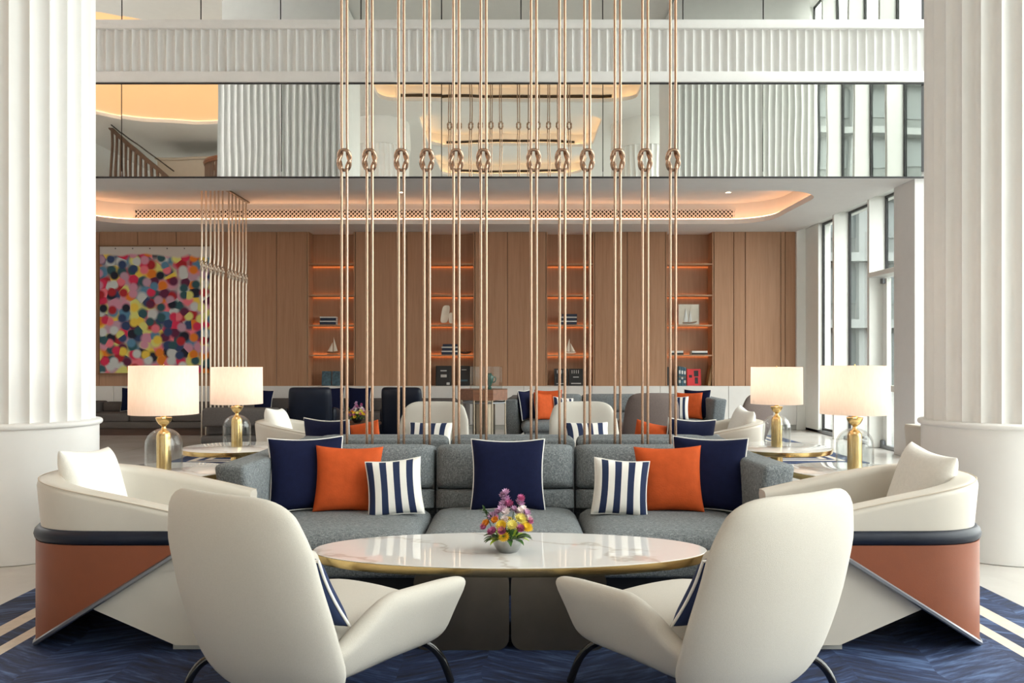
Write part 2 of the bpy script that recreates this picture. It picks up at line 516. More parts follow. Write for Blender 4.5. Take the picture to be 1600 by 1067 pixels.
# ------------------------------------------------------------------ the setting
g = G(); g.box(XL, XR + .62, YB, YW + .6, -.2, 0)
struct('floor', g, 'floor_stone', smooth=False, label='pale polished stone floor')
# outside ground and the building across the way
g = G(); g.box(XR + .62, 90, YB - 40, 80, -.25, -.05)
struct('ground_outside', g, 'paving', smooth=False, label='pale paving outside the windows')
def make_building(label, loc, rz):
    bld = thing('building', label, 'building', loc, rz, 'buildings outside')
    G().box(-14, 14, .6, 9, 0, 22).build('wall', 'concrete', bld, False)
    for k in range(6):
        z = .9 + k * 3.5
        G().box(-13.8, 13.8, .5, .62, z, z + 1.9).build('window_band', 'facade_glass', bld, False)
        G().box(-14, 14, -.5, .6, z + 2.15, z + 2.6).build('floor_band', 'facade_white', bld, False)
    for k in range(9):
        G().box(-13.7 + k * 3.4, -13.2 + k * 3.4, .1, .6, 0, 22).build('pier', 'facade_white', bld, False)
make_building('pale grey building with white floor bands seen through the far windows', (22, 44, 0), 0)
make_building('pale building with white floor bands reflected at the right end of the mirror', (24, -34, 0), PI)

# timber wall at the far end
wb = struct('wall_back', G().box(XL, XR + .62, YW + .42, YW + .55, 0, ZC + .6), 'dark_wood', smooth=False, label='oak panelled end wall with lit shelf niches')
NICHE = [(480, 555), (667, 742), (853, 929), (1040, 1115.5)]
edges = [[20, 90, 155, 215, 275, 330, 384, 432, 480], [555, 635.5, 667], [742, 793, 853], [929, 980, 1040], [1115.5, 1146.5, 1164.5, 1220, 1227, 1243]]
ZW = PZ(603, YW)
for run in edges:
    for a, b in zip(run, run[1:]):
        x0, x1 = PX(a, YW), PX(b, YW)
        g = G(); g.rbox(x0 + .005, x1 - .005, YW, YW + .03, ZW, ZC + .05, .004, 1)
        g.build('panel', 'oak', wb, False)
    g = G(); g.box(PX(run[0], YW) + .02, PX(run[-1], YW) - .02, YW + .03, YW + .42, ZW, ZC + .05); g.build('panel_backing', 'dark_wood', wb, False)
for i in range(14):
    x0 = XL + i * (XR - XL) / 14; x1 = XL + (i + 1) * (XR - XL) / 14
    g = G(); g.rbox(x0 + .003, x1 - .003, YW - .06, YW + .42, .1, ZW, .006, 1); g.build('wainscot_panel', 'lacquer_white', wb, False)
g = G(); g.box(XL, XR, YW - .03, YW + .4, 0, .1); g.build('plinth', 'plinth_grey', wb, False)
SHELF_Y = [411, 460, 507, 554]
SHELF_Z = [PZ(y, YW) for y in SHELF_Y]
NW = ['leftmost lit oak shelf niche in the end wall', 'second lit oak shelf niche from the painting', 'third lit oak shelf niche from the painting', 'lit oak shelf niche nearest the windows']
for (a, b), lab in zip(NICHE, NW):
    x0, x1 = PX(a, YW) + .006, PX(b, YW) - .006
    n = thing('shelf_niche', lab, 'shelf', ((x0 + x1) / 2, YW, ZW), 0, 'lit shelf niches')
    w = (x1 - x0) / 2; h = ZC - ZW
    G().box(-w, w, .38, .40, 0, h).build('back_panel', 'oak', n, False)
    G().box(-w, -w + .025, 0, .38, 0, h).build('side_panel', 'oak', n, False)
    G().box(w - .025, w, 0, .38, 0, h).build('side_panel', 'oak', n, False)
    for z in SHELF_Z:
        s = G().rbox(-w + .026, w - .026, .01, .345, z - ZW - .035, z - ZW, .003, 1).build('shelf', 'oak', n, False)
        G().box(-w + .03, w - .03, .352, .368, z - ZW - .028, z - ZW - .006).build('light_strip', 'shelf_led', s, False)

# ---- lounge ceiling with a rounded recessed tray
def rrect(x0, x1, y0, y1, r, n=8):
    out = []
    for cx, cy, a0 in ((x1 - r, y1 - r, 0), (x0 + r, y1 - r, 90), (x0 + r, y0 + r, 180), (x1 - r, y0 + r, 270)):
        for i in range(n + 1):
            a = math.radians(a0 + 90 * i / n); out.append((cx + r * math.cos(a), cy + r * math.sin(a)))
    return out
def slab_with_holes(outer, holes, z0, z1):
    bm = bmesh.new(); es = []
    for loop in [outer] + holes:
        vs = [bm.verts.new((x, y, z0)) for x, y in loop]
        es += [bm.edges.new((vs[i], vs[(i + 1) % len(vs)])) for i in range(len(vs))]
    bmesh.ops.triangle_fill(bm, use_beauty=True, use_dissolve=False, edges=es)
    r = bmesh.ops.extrude_face_region(bm, geom=bm.faces[:])
    bmesh.ops.translate(bm, verts=[v for v in r['geom'] if isinstance(v, bmesh.types.BMVert)], vec=(0, 0, z1 - z0))
    bm.verts.index_update()
    g = G(); g.add([v.co.copy() for v in bm.verts], [[v.index for v in f.verts] for f in bm.faces]); bm.free()
    return g
def ring(loop_in, loop_out, z0, z1):
    n = len(loop_in); g = G()
    vs = [(x, y, z) for z in (z0, z1) for L in (loop_in, loop_out) for x, y in L]
    fs = []
    for i in range(n):
        j = (i + 1) % n
        fs += [(i, j, j + n, i + n), (i + 2 * n, i + 3 * n, j + 3 * n, j + 2 * n), (i, i + 2 * n, j + 2 * n, j), (i + n, j + n, j + 3 * n, i + 3 * n)]
    g.add(vs, fs); return g
def tray(parent, x0, x1, y0, y1, r, z, h, led, lip=.17, mat='ceiling_paint'):
    d = .1
    inner = rrect(x0 - lip, x1 + lip, y0 - lip, y1 + lip, r + lip); outer = rrect(x0 - lip - .03, x1 + lip + .03, y0 - lip - .03, y1 + lip + .03, r + lip)
    ring(inner, outer, z + .02, z + h).build('tray_wall', mat, parent)
    g = G(); g.prism(outer, 'z', z + h, z + h + .04); g.build('tray_ceiling', mat, parent, False)
    a = rrect(x0 - lip + .09, x1 + lip - .09, y0 - lip + .09, y1 + lip - .09, r + lip - .09)
    b = rrect(x0 - lip + .13, x1 + lip - .13, y0 - lip + .13, y1 + lip - .13, r + lip - .13)
    ring(a, b, z + .10, z + .112).build('light_strip', led, parent, False)
TX0, TX1, TY0, TY1, TH = -7.85, 4.9, 12.8, 15.97, .42
ce = struct('ceiling', slab_with_holes([(XL, YM + .016), (XR, YM + .016), (XR, YW + .42), (XL, YW + .42)], [rrect(TX0, TX1, TY0, TY1, .75)], ZC, ZC + .09), 'ceiling_paint', smooth=False, label='white lounge ceiling with a rounded recessed tray and warm cove light')
tray(ce, TX0, TX1, TY0, TY1, .75, ZC, TH, 'cove_led')
# slotted air vent in the tray's rear wall
vent = G(); vx0, vx1 = PX(206, 16.1), PX(1157, 16.1); vy = TY1 + .16
vz0, vz1 = ZC + .14, ZC + .30
nd = 150
G().box(vx0, vx1, vy - .006, vy, vz0, vz1).build('vent_shade_plate', 'vent_shade', ce, False)  # flat plate, the shade behind the lattice is put into its dark colour
st = (vx1 - vx0) / nd; hz = vz1 - vz0
for i in range(-1, nd + 1):
    for sg in (1, -1):
        xa = vx0 + i * st; xb = xa + 2 * st
        if xb > vx1 or xa < vx0: continue
        if sg < 0: xa, xb = xb, xa
        w = .012
        vent.add([(xa - w, vy - .02, vz0), (xa + w, vy - .02, vz0), (xb + w, vy - .02, vz1), (xb - w, vy - .02, vz1),
                  (xa - w, vy - .008, vz0), (xa + w, vy - .008, vz0), (xb + w, vy - .008, vz1), (xb - w, vy - .008, vz1)],
                 [(0, 1, 2, 3), (0, 4, 5, 1), (1, 5, 6, 2), (2, 6, 7, 3), (3, 7, 4, 0)])
o = vent.build('vent_lattice', 'ceiling_paint', ce, False); o['kind'] = 'stuff'
g = G(); g.box(vx0 - .02, vx1 + .02, vy - .022, vy, vz1, vz1 + .015); g.box(vx0 - .02, vx1 + .02, vy - .022, vy, vz0 - .015, vz0); g.build('vent_frame', 'ceiling_paint', ce, False)
for i, (px, py, lab) in enumerate([(1138, 297, 'small recessed ceiling downlight on the window side of the lounge'), (628, 297, 'small recessed ceiling downlight behind the third knotted rod'), ]):
    Yd = (ZC + TH - EYE) * F_PX / (VY - py) + .15
    d = thing('downlight', lab, 'light', (PX(px, Yd), Yd, ZC + TH - .012), 0, 'recessed downlights')
    G().lathe([(.052, -.004), (.06, .0), (.06, .011), (.04, .011)], 20, cap=False).build('ring', 'white_paint', d)
    G().lathe([(.04, .004), (.04, .008)], 16).build('lens', 'downlight_glow', d)

# ---- balcony: mirror band, fluted parapet, upper mirror
MX0 = -7.5
ZM1 = PZ(130, YM) - .01; ZP0, ZP1 = PZ(128, YM - .04), PZ(30, YM - .04)
XE = XR + .25
wm = thing('wall_mirror', 'long band of tall mirror panels under the fluted balcony front', 'mirror', (0, YM, ZC))
seams = [-10, 190, 440, 690, 942, 1192, 1440]
for a, b in zip(seams, seams[1:]):
    x0, x1 = PX(a, YM), min(PX(b, YM), XE)
    g = G(); g.box(-(x1 - x0) / 2 + .006, (x1 - x0) / 2 - .006, 0, .012, .02, ZM1 - ZC)
    o = g.build('mirror_panel', 'mirror_glass', wm, False); o.location = ((x0 + x1) / 2, 0, 0)
    o.rotation_euler = (random.uniform(-.0012, .0012), 0, random.uniform(-.0015, .0015))
G().box(MX0, XE, .016, .05, .1, ZM1 - ZC).build('backing', 'black_trim', wm, False)
G().box(MX0, XE, -.012, .0145, -.002, .02).build('bottom_trim', 'black_trim', wm, False)
G().box(MX0, XE, -.012, .014, ZM1 - ZC - .005, ZM1 - ZC + .025).build('top_trim', 'black_trim', wm, False)
wm2 = thing('wall_mirror', 'upper mirror panels above the balcony parapet at the top edge', 'mirror', (0, YM + .12, ZP1 - .3))
us = [-10, 65, 190.5, 314, 438.5, 564, 690, 814, 941.7, 1067, 1192.5, 1318, 1440]
for a, b in zip(us, us[1:]):
    x0, x1 = PX(a, YM + .12), min(PX(b, YM + .12), XE)
    g = G(); g.box(-(x1 - x0) / 2 + .008, (x1 - x0) / 2 - .008, 0, .012, 0, ZH - ZP1 + .3)
    o = g.build('mirror_panel', 'mirror_glass', wm2, False); o.location = ((x0 + x1) / 2, 0, 0)
    o.rotation_euler = (random.uniform(-.001, .001), 0, random.uniform(-.0015, .0015))
G().box(MX0, XE, .016, .05, 0, ZH - ZP1 + .3).build('backing', 'black_trim', wm2, False)
bal = thing('balcony_parapet', 'white balcony front with a band of upright flutes', 'balcony', (0, YM - .04, ZP0))
HP = ZP1 - ZP0; r0, r1 = .155, .125
G().rbox(MX0, XE, 0, .15, 0, r0, .012, 2).build('bottom_rail', 'plaster', bal)
G().rbox(MX0, XE, 0, .15, HP - r1, HP, .012, 2).build('top_rail', 'plaster', bal)
def flutes(x0, x1, z0, z1, sp, depth, y=0, sgn=1, n=8):
    g = G(); k = int(round((x1 - x0) / sp)); sp = (x1 - x0) / k
    xs = []
    for i in range(k):
        for j in range(n):
            t = j / n
            xs.append((x0 + (i + t) * sp, y + sgn * depth * math.sin(PI * t) ** .8))
    xs.append((x1, y))
    m = len(xs)
    vs = [(a, b, z0) for a, b in xs] + [(a, b, z1) for a, b in xs]
    fs = [(i, i + 1, i + 1 + m, i + m) for i in range(m - 1)]
    g.add(vs, fs); return g
flutes(MX0, XE, r0 - .005, HP - r1 + .005, 13.55 * (YM - .03) / F_PX, .062, .03).build('fluted_panel', 'plaster', bal, True, 35)

# ---- window wall on the right
wr = obj('wall_right', None); wr['kind'] = 'structure'; wr['label'] = 'tall window wall of white piers and narrow glass'
FD = .28
def fin(y, z0, z1, d=FD):
    G().rbox(XR, XR + d, y, y + .07, z0, z1, .004, 1).build('fin', 'window_white', wr, False)
NWIN = [0]
def window(y0, y1, z0, z1):
    NWIN[0] += 1
    w = obj('window_%d' % NWIN[0], None); w['kind'] = 'structure'; w['label'] = 'tall narrow window pane between white piers'
    w.location = (XR + FD, (y0 + y1) / 2, z0); h = (y1 - y0) / 2; H = z1 - z0
    g = G(); g.box(-.02, .02, -h, -h + .025, 0, H); g.box(-.02, .02, h - .025, h, 0, H); g.box(-.02, .02, -h, h, 0, .04); g.box(-.02, .02, -h, h, H - .04, H)
    g.build('window_frame', 'black_trim', w, False)
    G().box(-.006, .006, -h + .025, h - .025, .04, H - .04).build('pane', 'window_glass', w, False)
G().rbox(XR, XR + .6, YW - .06, YW + .02, 0, ZC + .05, .004, 1).build('end_panel', 'window_white', wr, False)
G().rbox(XR + FD - .1, XR + .42, 16.2, YW - .06, 0, ZC + .05, .004, 1).build('end_pier', 'window_white', wr, False)
fin(14.95, 0, ZC + .05); window(15.02, 16.2, .06, ZC + .05)
fin(13.49, 2.84, ZC + .05); window(13.56, 14.95, .06, ZC + .05)
window(12.6, 13.49, 2.84, ZC + .05)
dr = obj('door_1', None); dr['kind'] = 'structure'; dr['label'] = 'white framed glass door in the window wall'
dr.location = (XR, 12.6, 0)
g = G(); g.rbox(.0, FD + .04, 0, 0.96, 2.76, 2.84, .006, 1); g.build('header', 'window_white', dr, False)
g = G(); g.rbox(0, FD, 0.89, 0.96, .01, 2.76, .004, 1); g.build('door_jamb', 'window_white', dr, False)
g = G(); g.rbox(FD - .06, FD + .02, 0.75, 0.89, .01, 2.74, .006, 1); g.build('door_stile', 'window_white', dr, False)
g = G(); g.rbox(FD - .06, FD + .02, .0, .12, .01, 2.74, .006, 1); g.build('door_stile', 'window_white', dr, False)
g = G(); g.box(FD - .026, FD - .014, .12, 0.75, .05, 2.74); g.build('pane', 'window_glass', dr, False)
g = G(); g.rbox(FD - .05, FD + .01, .12, 0.75, .92, 1.02, .004, 1); g.build('push_bar', 'window_white', dr, False)
for z in (.05, 2.66):
    G().rbox(FD - .1, FD - .05, 0.79, 0.89, z, z + .08, .004, 1).build('hinge', 'grey_metal', dr, False)
# pillar that carries the beam end
G().rbox(XR - .01, XR + FD + .1, YM + .05, 12.6, 0, ZC, .006, 1).build('pillar', 'ceiling_paint', wr, False)
fy_ = [10.87, 9.66, 8.45]
y = 8.45 - 1.21
while y > YB: fy_.append(y); y -= 1.21
prev = YM + .05
for y in fy_:
    fin(y, 0, ZH); window(y + .07, prev, .06, ZH); prev = y
G().box(XR + .02, XR + .5, YM + .1, YW + .4, ZC + .05, ZC + .8).build('spandrel', 'window_white', wr, False)
G().rbox(XR + FD - .1, XR + FD + .06, YB, YW, 0, .06, .005, 1).build('sill_strip', 'grey_metal', wr, False)
# far left enclosure
struct('wall_left', G().box(XL - .2, XL, YB, YW + .5, 0, ZH + .5), 'white_paint', smooth=False)
struct('wall_rear_added', G().box(XL, XR + .3, YB - .3, YB, 0, ZH + .1), 'white_paint', smooth=False, label='added white wall behind the camera that blocks frontal daylight')  # unseen wall, added to keep daylight from coming in behind the camera
# hall ceiling with three lit trays and the backlit oval
TR = [(-3.6, 3.4, 1.0, 5.4), (-2.7, 2.7, -3.7, -.2), (-2.7, 2.7, -7.9, -4.9)]
oval = [(-9.5 + 3.7 * math.cos(a), 3.0 + 4.3 * math.sin(a)) for a in [2 * PI * i / 40 for i in range(40)]]
ch = struct('ceiling_hall', slab_with_holes([(XL, YB), (XR + .3, YB), (XR + .3, YM + .2), (XL, YM + .2)], [rrect(a, b, c, d, .5) for a, b, c, d in TR] + [oval], ZH, ZH + .1), 'ceiling_paint', smooth=False, label='high hall ceiling')
for a, b, c, d in TR:
    tray(ch, a, b, c, d, .5, ZH, .45, 'hall_led')
    g = G(); g.box(a + .6, b - .6, c - .165, c - .15, ZH + .16, ZH + .24); g.build('vent_shade_plate', 'vent_shade', ch, False)  # dark plate painted as the shade of a vent opening
ov = [(x * 1 + (x + 9.5) * .02, yy + (yy - 3) * .02) for x, yy in oval]
G().prism(ov, 'z', ZH + .12, ZH + .16).build('lit_oval', 'lit_ceiling', ch, False)
# fluted bulkheads over the columns (seen in the mirror)
for sg, nm in ((-1, 'left'), (1, 'right')):
    xa, xb = (3.22, XR - .02) if sg > 0 else (-5.6, -3.25)
    bk = thing('bulkhead', 'fluted white bulkhead reflected in the mirror band, %s' % ('beside the stair reflection' if sg < 0 else 'beside the window reflection'), 'wall panel', ((xa + xb) / 2, 7.9, 4.86), 0, 'fluted bulkheads')
    w = (xb - xa) / 2
    G().box(-w, w, -2.1, -.06, 0, ZH - 4.9).build('body', 'plaster', bk, False)
    flutes(-w, w, 0, 3.05, .122, .05, 0, -1).build('fluted_panel', 'plaster', bk, True, 35)
    G().box(-w, w, -.06, .0, 3.05, ZH - 4.9).build('frieze', 'plaster', bk, False)
# ---- columns
def flute_col(R, z0, z1, nfl=24, depth=.035, n=8, rot=0):
    vs = []; m = nfl * n
    for z in (z0, z1):
        for i in range(m):
            t = (i % n) / n; a = 2 * PI * i / m + rot
            r = R - depth * math.sin(PI * t) ** .8
            vs.append((r * math.cos(a), r * math.sin(a), z))
    fs = [(i, (i + 1) % m, (i + 1) % m + m, i + m) for i in range(m)]
    g = G(); g.add(vs, fs); return g
for X, lab in ((-3.66, 'white fluted column on a plain drum base at the left edge, beside the painting'), (3.66, 'white fluted column on a plain drum base at the right edge, beside the windows')):
    c = thing('column', lab, 'column', (X, 6.27, 0), 0, 'fluted hall columns')
    flute_col(.485, .99, 4.855, 24, .042, rot=.07).build('fluted_shaft', 'white_paint', c, True, 35)
    G().lathe([(.50, 0), (.508, .005), (.508, .95)], 64).build('drum_base', 'white_paint', c)
    prof = [(.50, .945)] + [(.517 + .016 * math.cos(a), .968 + .02 * math.sin(a)) for a in [-PI / 2 + PI * i / 8 for i in range(9)]] + [(.45, .993)]
    G().lathe(prof, 64).build('base_ring', 'white_paint', c)
for X, lab in ((-3.95, 'thick white column with fluted shaft reflected left of the rods'), (3.95, 'thick white column with fluted shaft reflected right of the rods')):
    c = thing('column', lab, 'column', (X, -1.2, 0))
    flute_col(.88, 0, 7.7, 36, .04).build('fluted_shaft', 'white_paint', c, True, 35)
    G().lathe([(.9, 7.7), (.9, ZH)], 48).build('plain_head', 'white_paint', c)
# stair seen in the mirror
sx, sy = -12.3, -1.6
stt = thing('staircase', 'dark timber slatted stair balustrade reflected at the left end of the mirror', 'stairs', (sx, sy, 6.0))
def sz(x): return 2.62 - .86 * x
G().prism([(0, sz(0)), (3.0, sz(3.0)), (3.0, sz(3.0) - .16), (0, sz(0) - .16)], 'y', -.06, .06).build('handrail', 'stair_wood', stt, False)
sl = G().box(-.035, .035, -.03, .03, 0, 1).mesh('slat', 'stair_wood', False)
for i in range(19):
    x = .08 + i * .155
    o = obj('slat', sl, stt, (x, 0, sz(x) - .14 - 2.3)); o.scale = (1, 1, 2.3)
G().box(0, 3.0, .03, .05, -2, 0).build('stringer', 'stair_wood', stt, False)
g = G(); g.tube([(.3, .5, sz(.3) + .1), (2.2, .5, sz(2.2) + .35)], .02); g.build('wall_rail', 'black_steel', stt)
blk = thing('wall_block', 'beige wall block behind the reflected stair', 'wall', (-9.6, -4.2, 0))
G().rbox(-1.9, 1.0, -1, 1, 0, 7.9, .02, 1).build('body', 'beige_paint', blk, False)
G().rbox(-1.95, 1.05, -1.05, 1.05, 7.9, 7.98, .02, 1).build('cap', 'beige_paint', blk, False)
crv = thing('curved_balustrade', 'curved honey timber balustrade reflected beside the fluted panel', 'balustrade', (-7.9, -2.2, 6.2))
pth = [(1.6 * math.cos(a), 1.0 * math.sin(a)) for a in [PI * (.55 + .62 * i / 18) for i in range(19)]]
g = G(); g.tube([(x, y, 1.3) for x, y in pth], .09); g.build('top_rail', 'tray_wood', crv)
s2 = G().box(-.03, .03, -.03, .03, 0, 1.3).mesh('baluster', 'stair_wood', False)
for x, y in pth: obj('baluster', s2, crv, (x, y, 0))

# ------------------------------------------------------------------ knotted rods
KZ, KZ2 = PZ(250, 6.325), 6.35
def bight_lower(z0, zk, hs, r):
    """strands come up from z0, pass the knot at zk and close in an arch"""
    R = [(hs, 0, z0), (hs, 0, zk - .35), (hs, -r * 1.0, zk - .10), (hs * 1.02, -r * 1.35, zk - .062), (hs * 1.45, -.0, zk - .025), (hs * 2.0, r * 1.15, zk + .010), (hs * 2.0, 0, zk + .038), (hs * 1.35, -r * 1.2, zk + .066), (0, -r * 1.45, zk + .074)]
    return R
def bight_upper(z1, zk, hs, r):
    R = [(hs, 0, z1), (hs, 0, zk + .35), (hs, r * 1.0, zk + .10), (hs * 1.02, r * 1.35, zk + .062), (hs * 1.45, 0, zk + .025), (hs * 2.0, -r * 1.15, zk - .010), (hs * 2.0, 0, zk - .038), (hs * 1.35, r * 1.2, zk - .066), (0, r * 1.45, zk - .074)]
    return R
def sym(R): return R + [(-x, y, z) for x, y, z in R[-2::-1]]
def rod_thing(ztop, knots, hs=.0205, r=.0106, mat='rose_bronze'):
    def kr(p): return r * (1 + .42 * max(math.exp(-((p.z - k) / .075) ** 4) for k in knots))
    root = thing('knotted_rod', 'x', 'rod')
    lo = catmull(sym(bight_lower(0, knots[0], hs, r)), 5)
    G().tube(lo, kr, 8).build('lower_strand', mat, root, True, 60)
    for a, b in zip(knots, knots[1:]):
        up = bight_upper((a + b) / 2, a, hs, r); dn = bight_lower((a + b) / 2, b, hs, r)
        P = [p for p in up[::-1]] + dn[1:]          # half from the low knot to the high one
        Q = P + [(-x, y, z) for x, y, z in P[-2:0:-1]]
        G().tube(catmull(Q, 5, True), kr, 8, True).build('middle_strand', mat, root, True, 60)
    hi = catmull(sym(bight_upper(ztop, knots[-1], hs, r)), 5)
    G().tube(hi, kr, 8).build('upper_strand', mat, root, True, 60)
    G().lathe([(.055, .0), (.055, .012)], 20).build('floor_plate', mat, root)
    return root
rpx = [538, 577.5, 627, 667, 713, 755.5, 834, 878.5, 917.5, 965, 1008, 1051.5]
first = None
for i, px in enumerate(rpx):
    if i == 0: o = rod_thing(ZH, [KZ, KZ2])
    else: o = copy_tree(first)
    if i == 0: first = o
    o.location = (PX(px, 6.325), 6.325, 0)
    tag(o, '%s tall knotted bronze rod pair from the left, behind the front grey sofa' % ORD[i], 'rod', 'knotted rods between the sofas')
f2 = None
fy = [315.5, 322, 329, 335.5, 341.5, 348, 357.5, 363, 368.5, 374, 379.5, 384.5]
for i, px in enumerate(fy):
    if i == 0: o = f2 = rod_thing(ZC + TH, [2.97], .017, .010, 'champagne')
    else: o = copy_tree(f2)
    Yr = 5.02 * F_PX / (VX - px)
    o.location = (-5.02, Yr, 0); o.rotation_euler = (0, 0, PI / 2)
    tag(o, '%s knotted rod from the left in the far screen beside the painting' % ORD[i], 'rod', 'knotted rods of the far screen')
G().box(-.03, .03, 0, 2.75, -.03, 0).build('mounting_bar', 'dark_bronze', None, False)
mb = COL.objects['mounting_bar']; mb.location = (-5.02, 13.2, ZC + TH + .001); tag(mb, 'dark ceiling bar holding the far knotted rod screen', 'bar')

# ------------------------------------------------------------------ rugs
def rug(label, x0, x1, y0, y1):
    t = thing('rug', label, 'rug', ((x0 + x1) / 2, (y0 + y1) / 2, 0), 0, 'blue rugs')
    w, h = (x1 - x0) / 2, (y1 - y0) / 2
    offs = [0, .235, .335, .425, .50]; nm = ['border', 'stripe', 'band', 'stripe']; ms = ['rug_blue', 'rug_cream', 'rug_blue', 'rug_cream']
    def L(o): return [(-w + o, -h + o), (w - o, -h + o), (w - o, h - o), (-w + o, h - o)]
    for i in range(4): ring(L(offs[i + 1]), L(offs[i]), 0, .014).build(nm[i], ms[i], t, False)
    G().box(-w + .5, w - .5, -h + .5, h - .5, 0, .014).build('field', 'rug_blue', t, False)
rug('large navy streaked rug with cream stripes under the front coffee table', -2.97, 2.97, 1.9, 6.15)
rug('navy rug under the rear cream armchairs', -2.97, 2.97, 6.5, 10.75)
rug('navy rug with cream stripes under the taupe chairs by the windows', .2, 4.95, 11.45, 15.6)
rug('navy rug with cream stripes under the navy leather chairs', -4.75, -.3, 11.35, 15.2)
RUGZ = .014

# ------------------------------------------------------------------ sofas
def make_sofa():
    r = thing('sofa', 'x', 'sofa')
    G().box(-1.42, 1.42, .12, 1.1, 0, .13).build('plinth', 'black_trim', r, False)
    G().rbox(-1.5, 1.5, .03, 1.17, .12, .25, .03, 3).build('base', 'tweed', r)
    seg = [(-1.56, -.50), (-.495, .495), (.50, 1.56)]
    for a, b in seg:
        cx, hw = (a + b) / 2, (b - a) / 2
        g = G(); g.pad(lambda u, v: (cx + u * hw, .44 + v * .46, .315 + .012 * (1 - u * u) * (1 - v * v)), .20, 14, 14, 14, 9)
        g.build('seat_cushion', 'tweed', r)
        def bc(u, v):
            t = (v + 1) / 2
            return (cx + u * hw * (1 - .012 * t), .985 + .085 * t - .02 * (1 - u * u), .36 + .46 * t)
        def lo(u, v): q = bc(u, -1 + (v + 1) * .32); return q
        def hi(u, v): q = bc(u, -.38 + (v + 1) * .69); return q
        G().pad(lo, .20, 14, 10, 16, 6).build('lumbar_cushion', 'tweed', r)
        G().pad(hi, .235, 14, 12, 12, 6).build('back_cushion', 'tweed', r)
        g = G(); g.rbox(a + .004, b - .004, 1.08, 1.195, .2, .80, .03, 3); g.build('back_panel', 'tweed', r)
    for s in (-1, 1):
        def wf(p, s=s):
            t = p.y / .86; q = (p.z - .16) / .64
            x = 1.60 + .05 * t + .09 * t * t - .05 * (1 - q) * t + p.x
            return (s * x, 1.16 - p.y + .10 * (1 - q) * t + .30 * p.x * t, .16 + q * (.64 - .035 * t))
        g = G(); bm = bmesh.new(); bmesh.ops.create_cube(bm, size=1)
        for v in bm.verts: v.co = Vector((v.co.x * .22, .43 + v.co.y * .86, .48 + v.co.z * .64))
        bmesh.ops.bevel(bm, geom=bm.edges[:], offset=.035, segments=3, profile=.5, affect='EDGES')
        bmesh.ops.bisect_plane(bm, geom=bm.verts[:] + bm.edges[:] + bm.faces[:], plane_co=(0, .33, 0), plane_no=(0, 1, 0))
        bmesh.ops.bisect_plane(bm, geom=bm.verts[:] + bm.edges[:] + bm.faces[:], plane_co=(0, .66, 0), plane_no=(0, 1, 0))
        bm.verts.index_update()
        g.add([wf(v.co) for v in bm.verts], [[v.index for v in f.verts] for f in bm.faces]); bm.free()
        g.build('wing_arm', 'tweed', r)
    return r
SOFX = -.035
sofa = make_sofa(); sofa.location = (SOFX, 4.93, RUGZ)
tag(sofa, 'front grey tweed three seat sofa facing the oval coffee table', 'sofa', 'grey tweed sofas')
s = copy_tree(sofa); s.location = (.02, 12.65 - 4.93, RUGZ); s.rotation_euler = (0, 0, PI)
tag(s, 'grey tweed sofa back to back behind the front sofa, beyond the knotted rods', 'sofa', 'grey tweed sofas')
s = copy_tree(sofa); s.location = (1.74, 13.4, RUGZ)
tag(s, 'far grey tweed sofa facing the camera under the shelf wall', 'sofa', 'grey tweed sofas')

# ------------------------------------------------------------------ scatter cushions
PM = {}
def pillow_mesh(w, h, T_, mat, kx=.085):
    key = (w, h, T_, mat)
    if key in PM: return PM[key]
    def C(u, v):
        return (u * w / 2 * (1 - kx * (1 - v * v) ** 1) , 0, v * h / 2 * (1 - kx * (1 - u * u)))
    pr = lambda u, v: (max(0, 1 - u ** 4) * max(0, 1 - v ** 4)) ** .45 * (1 - .12 * (u * u + v * v) / 2)
    g = G(); g.pad(C, T_, 18, 18, None, 3, prof=pr)
    me = g.mesh('cushion', mat, True, 70)
    pts = []
    for k in range(4):
        for i in range(10):
            t = -1 + 2 * i / 10
            u, v = [(t, -1), (1, t), (-t, 1), (-1, -t)][k]
            pts.append(C(u, v))
    pm = G().tube(pts, .0065, 6, True).mesh('piping', 'white_cord', True, 80)
    PM[key] = (me, pm)
    return PM[key]
def pillow(label, w, h, mat, loc, yaw=0, lean=12, roll=0, T_=.15, piping=True, group='scatter cushions'):
    """loc: bottom centre; the face looks to -Y before the yaw"""
    me, pm = pillow_mesh(w, h, T_, mat)
    R = RZ(math.radians(yaw)) @ RX(math.radians(-lean)) @ RY(math.radians(roll))
    o = obj('cushion', me); o.matrix_world = T(*loc) @ R @ T(0, 0, h / 2)
    tag(o, label, 'cushion', group)
    if piping: obj('piping', pm, o)
    return o
SZ = .427
PY = 5.66
pillow('large navy cushion with white piping in the left corner of the front sofa', .50, .50, 'navy_cloth', (PX(484, 5.62), 5.56, SZ), 20, 14, 0, .17)
pillow('orange cushion left of centre on the front sofa', .45, .445, 'orange_cloth', (PX(548, PY), 5.52, SZ), 8, 14, 2, .16, False)
pillow('navy and white striped cushion on the left seat of the front sofa', .36, .37, 'stripe_cloth', (PX(623, 5.5), 5.40, SZ), 4, 16, -5, .13)
pillow('large navy cushion with white piping in the middle of the front sofa', .50, .485, 'navy_cloth', (PX(793.5, PY), 5.58, SZ), 0, 14, 0, .17)
pillow('navy and white striped cushion on the right seat of the front sofa', .36, .37, 'stripe_cloth', (PX(964, 5.5), 5.40, SZ), 176, -16, -4, .13)
pillow('orange cushion right of centre on the front sofa', .45, .445, 'orange_cloth', (PX(1041, PY), 5.52, SZ), -8, 14, -2, .16, False)
pillow('large navy cushion with white piping in the right corner of the front sofa', .50, .50, 'navy_cloth', (PX(1103, 5.62), 5.56, SZ), -20, 14, 0, .17)
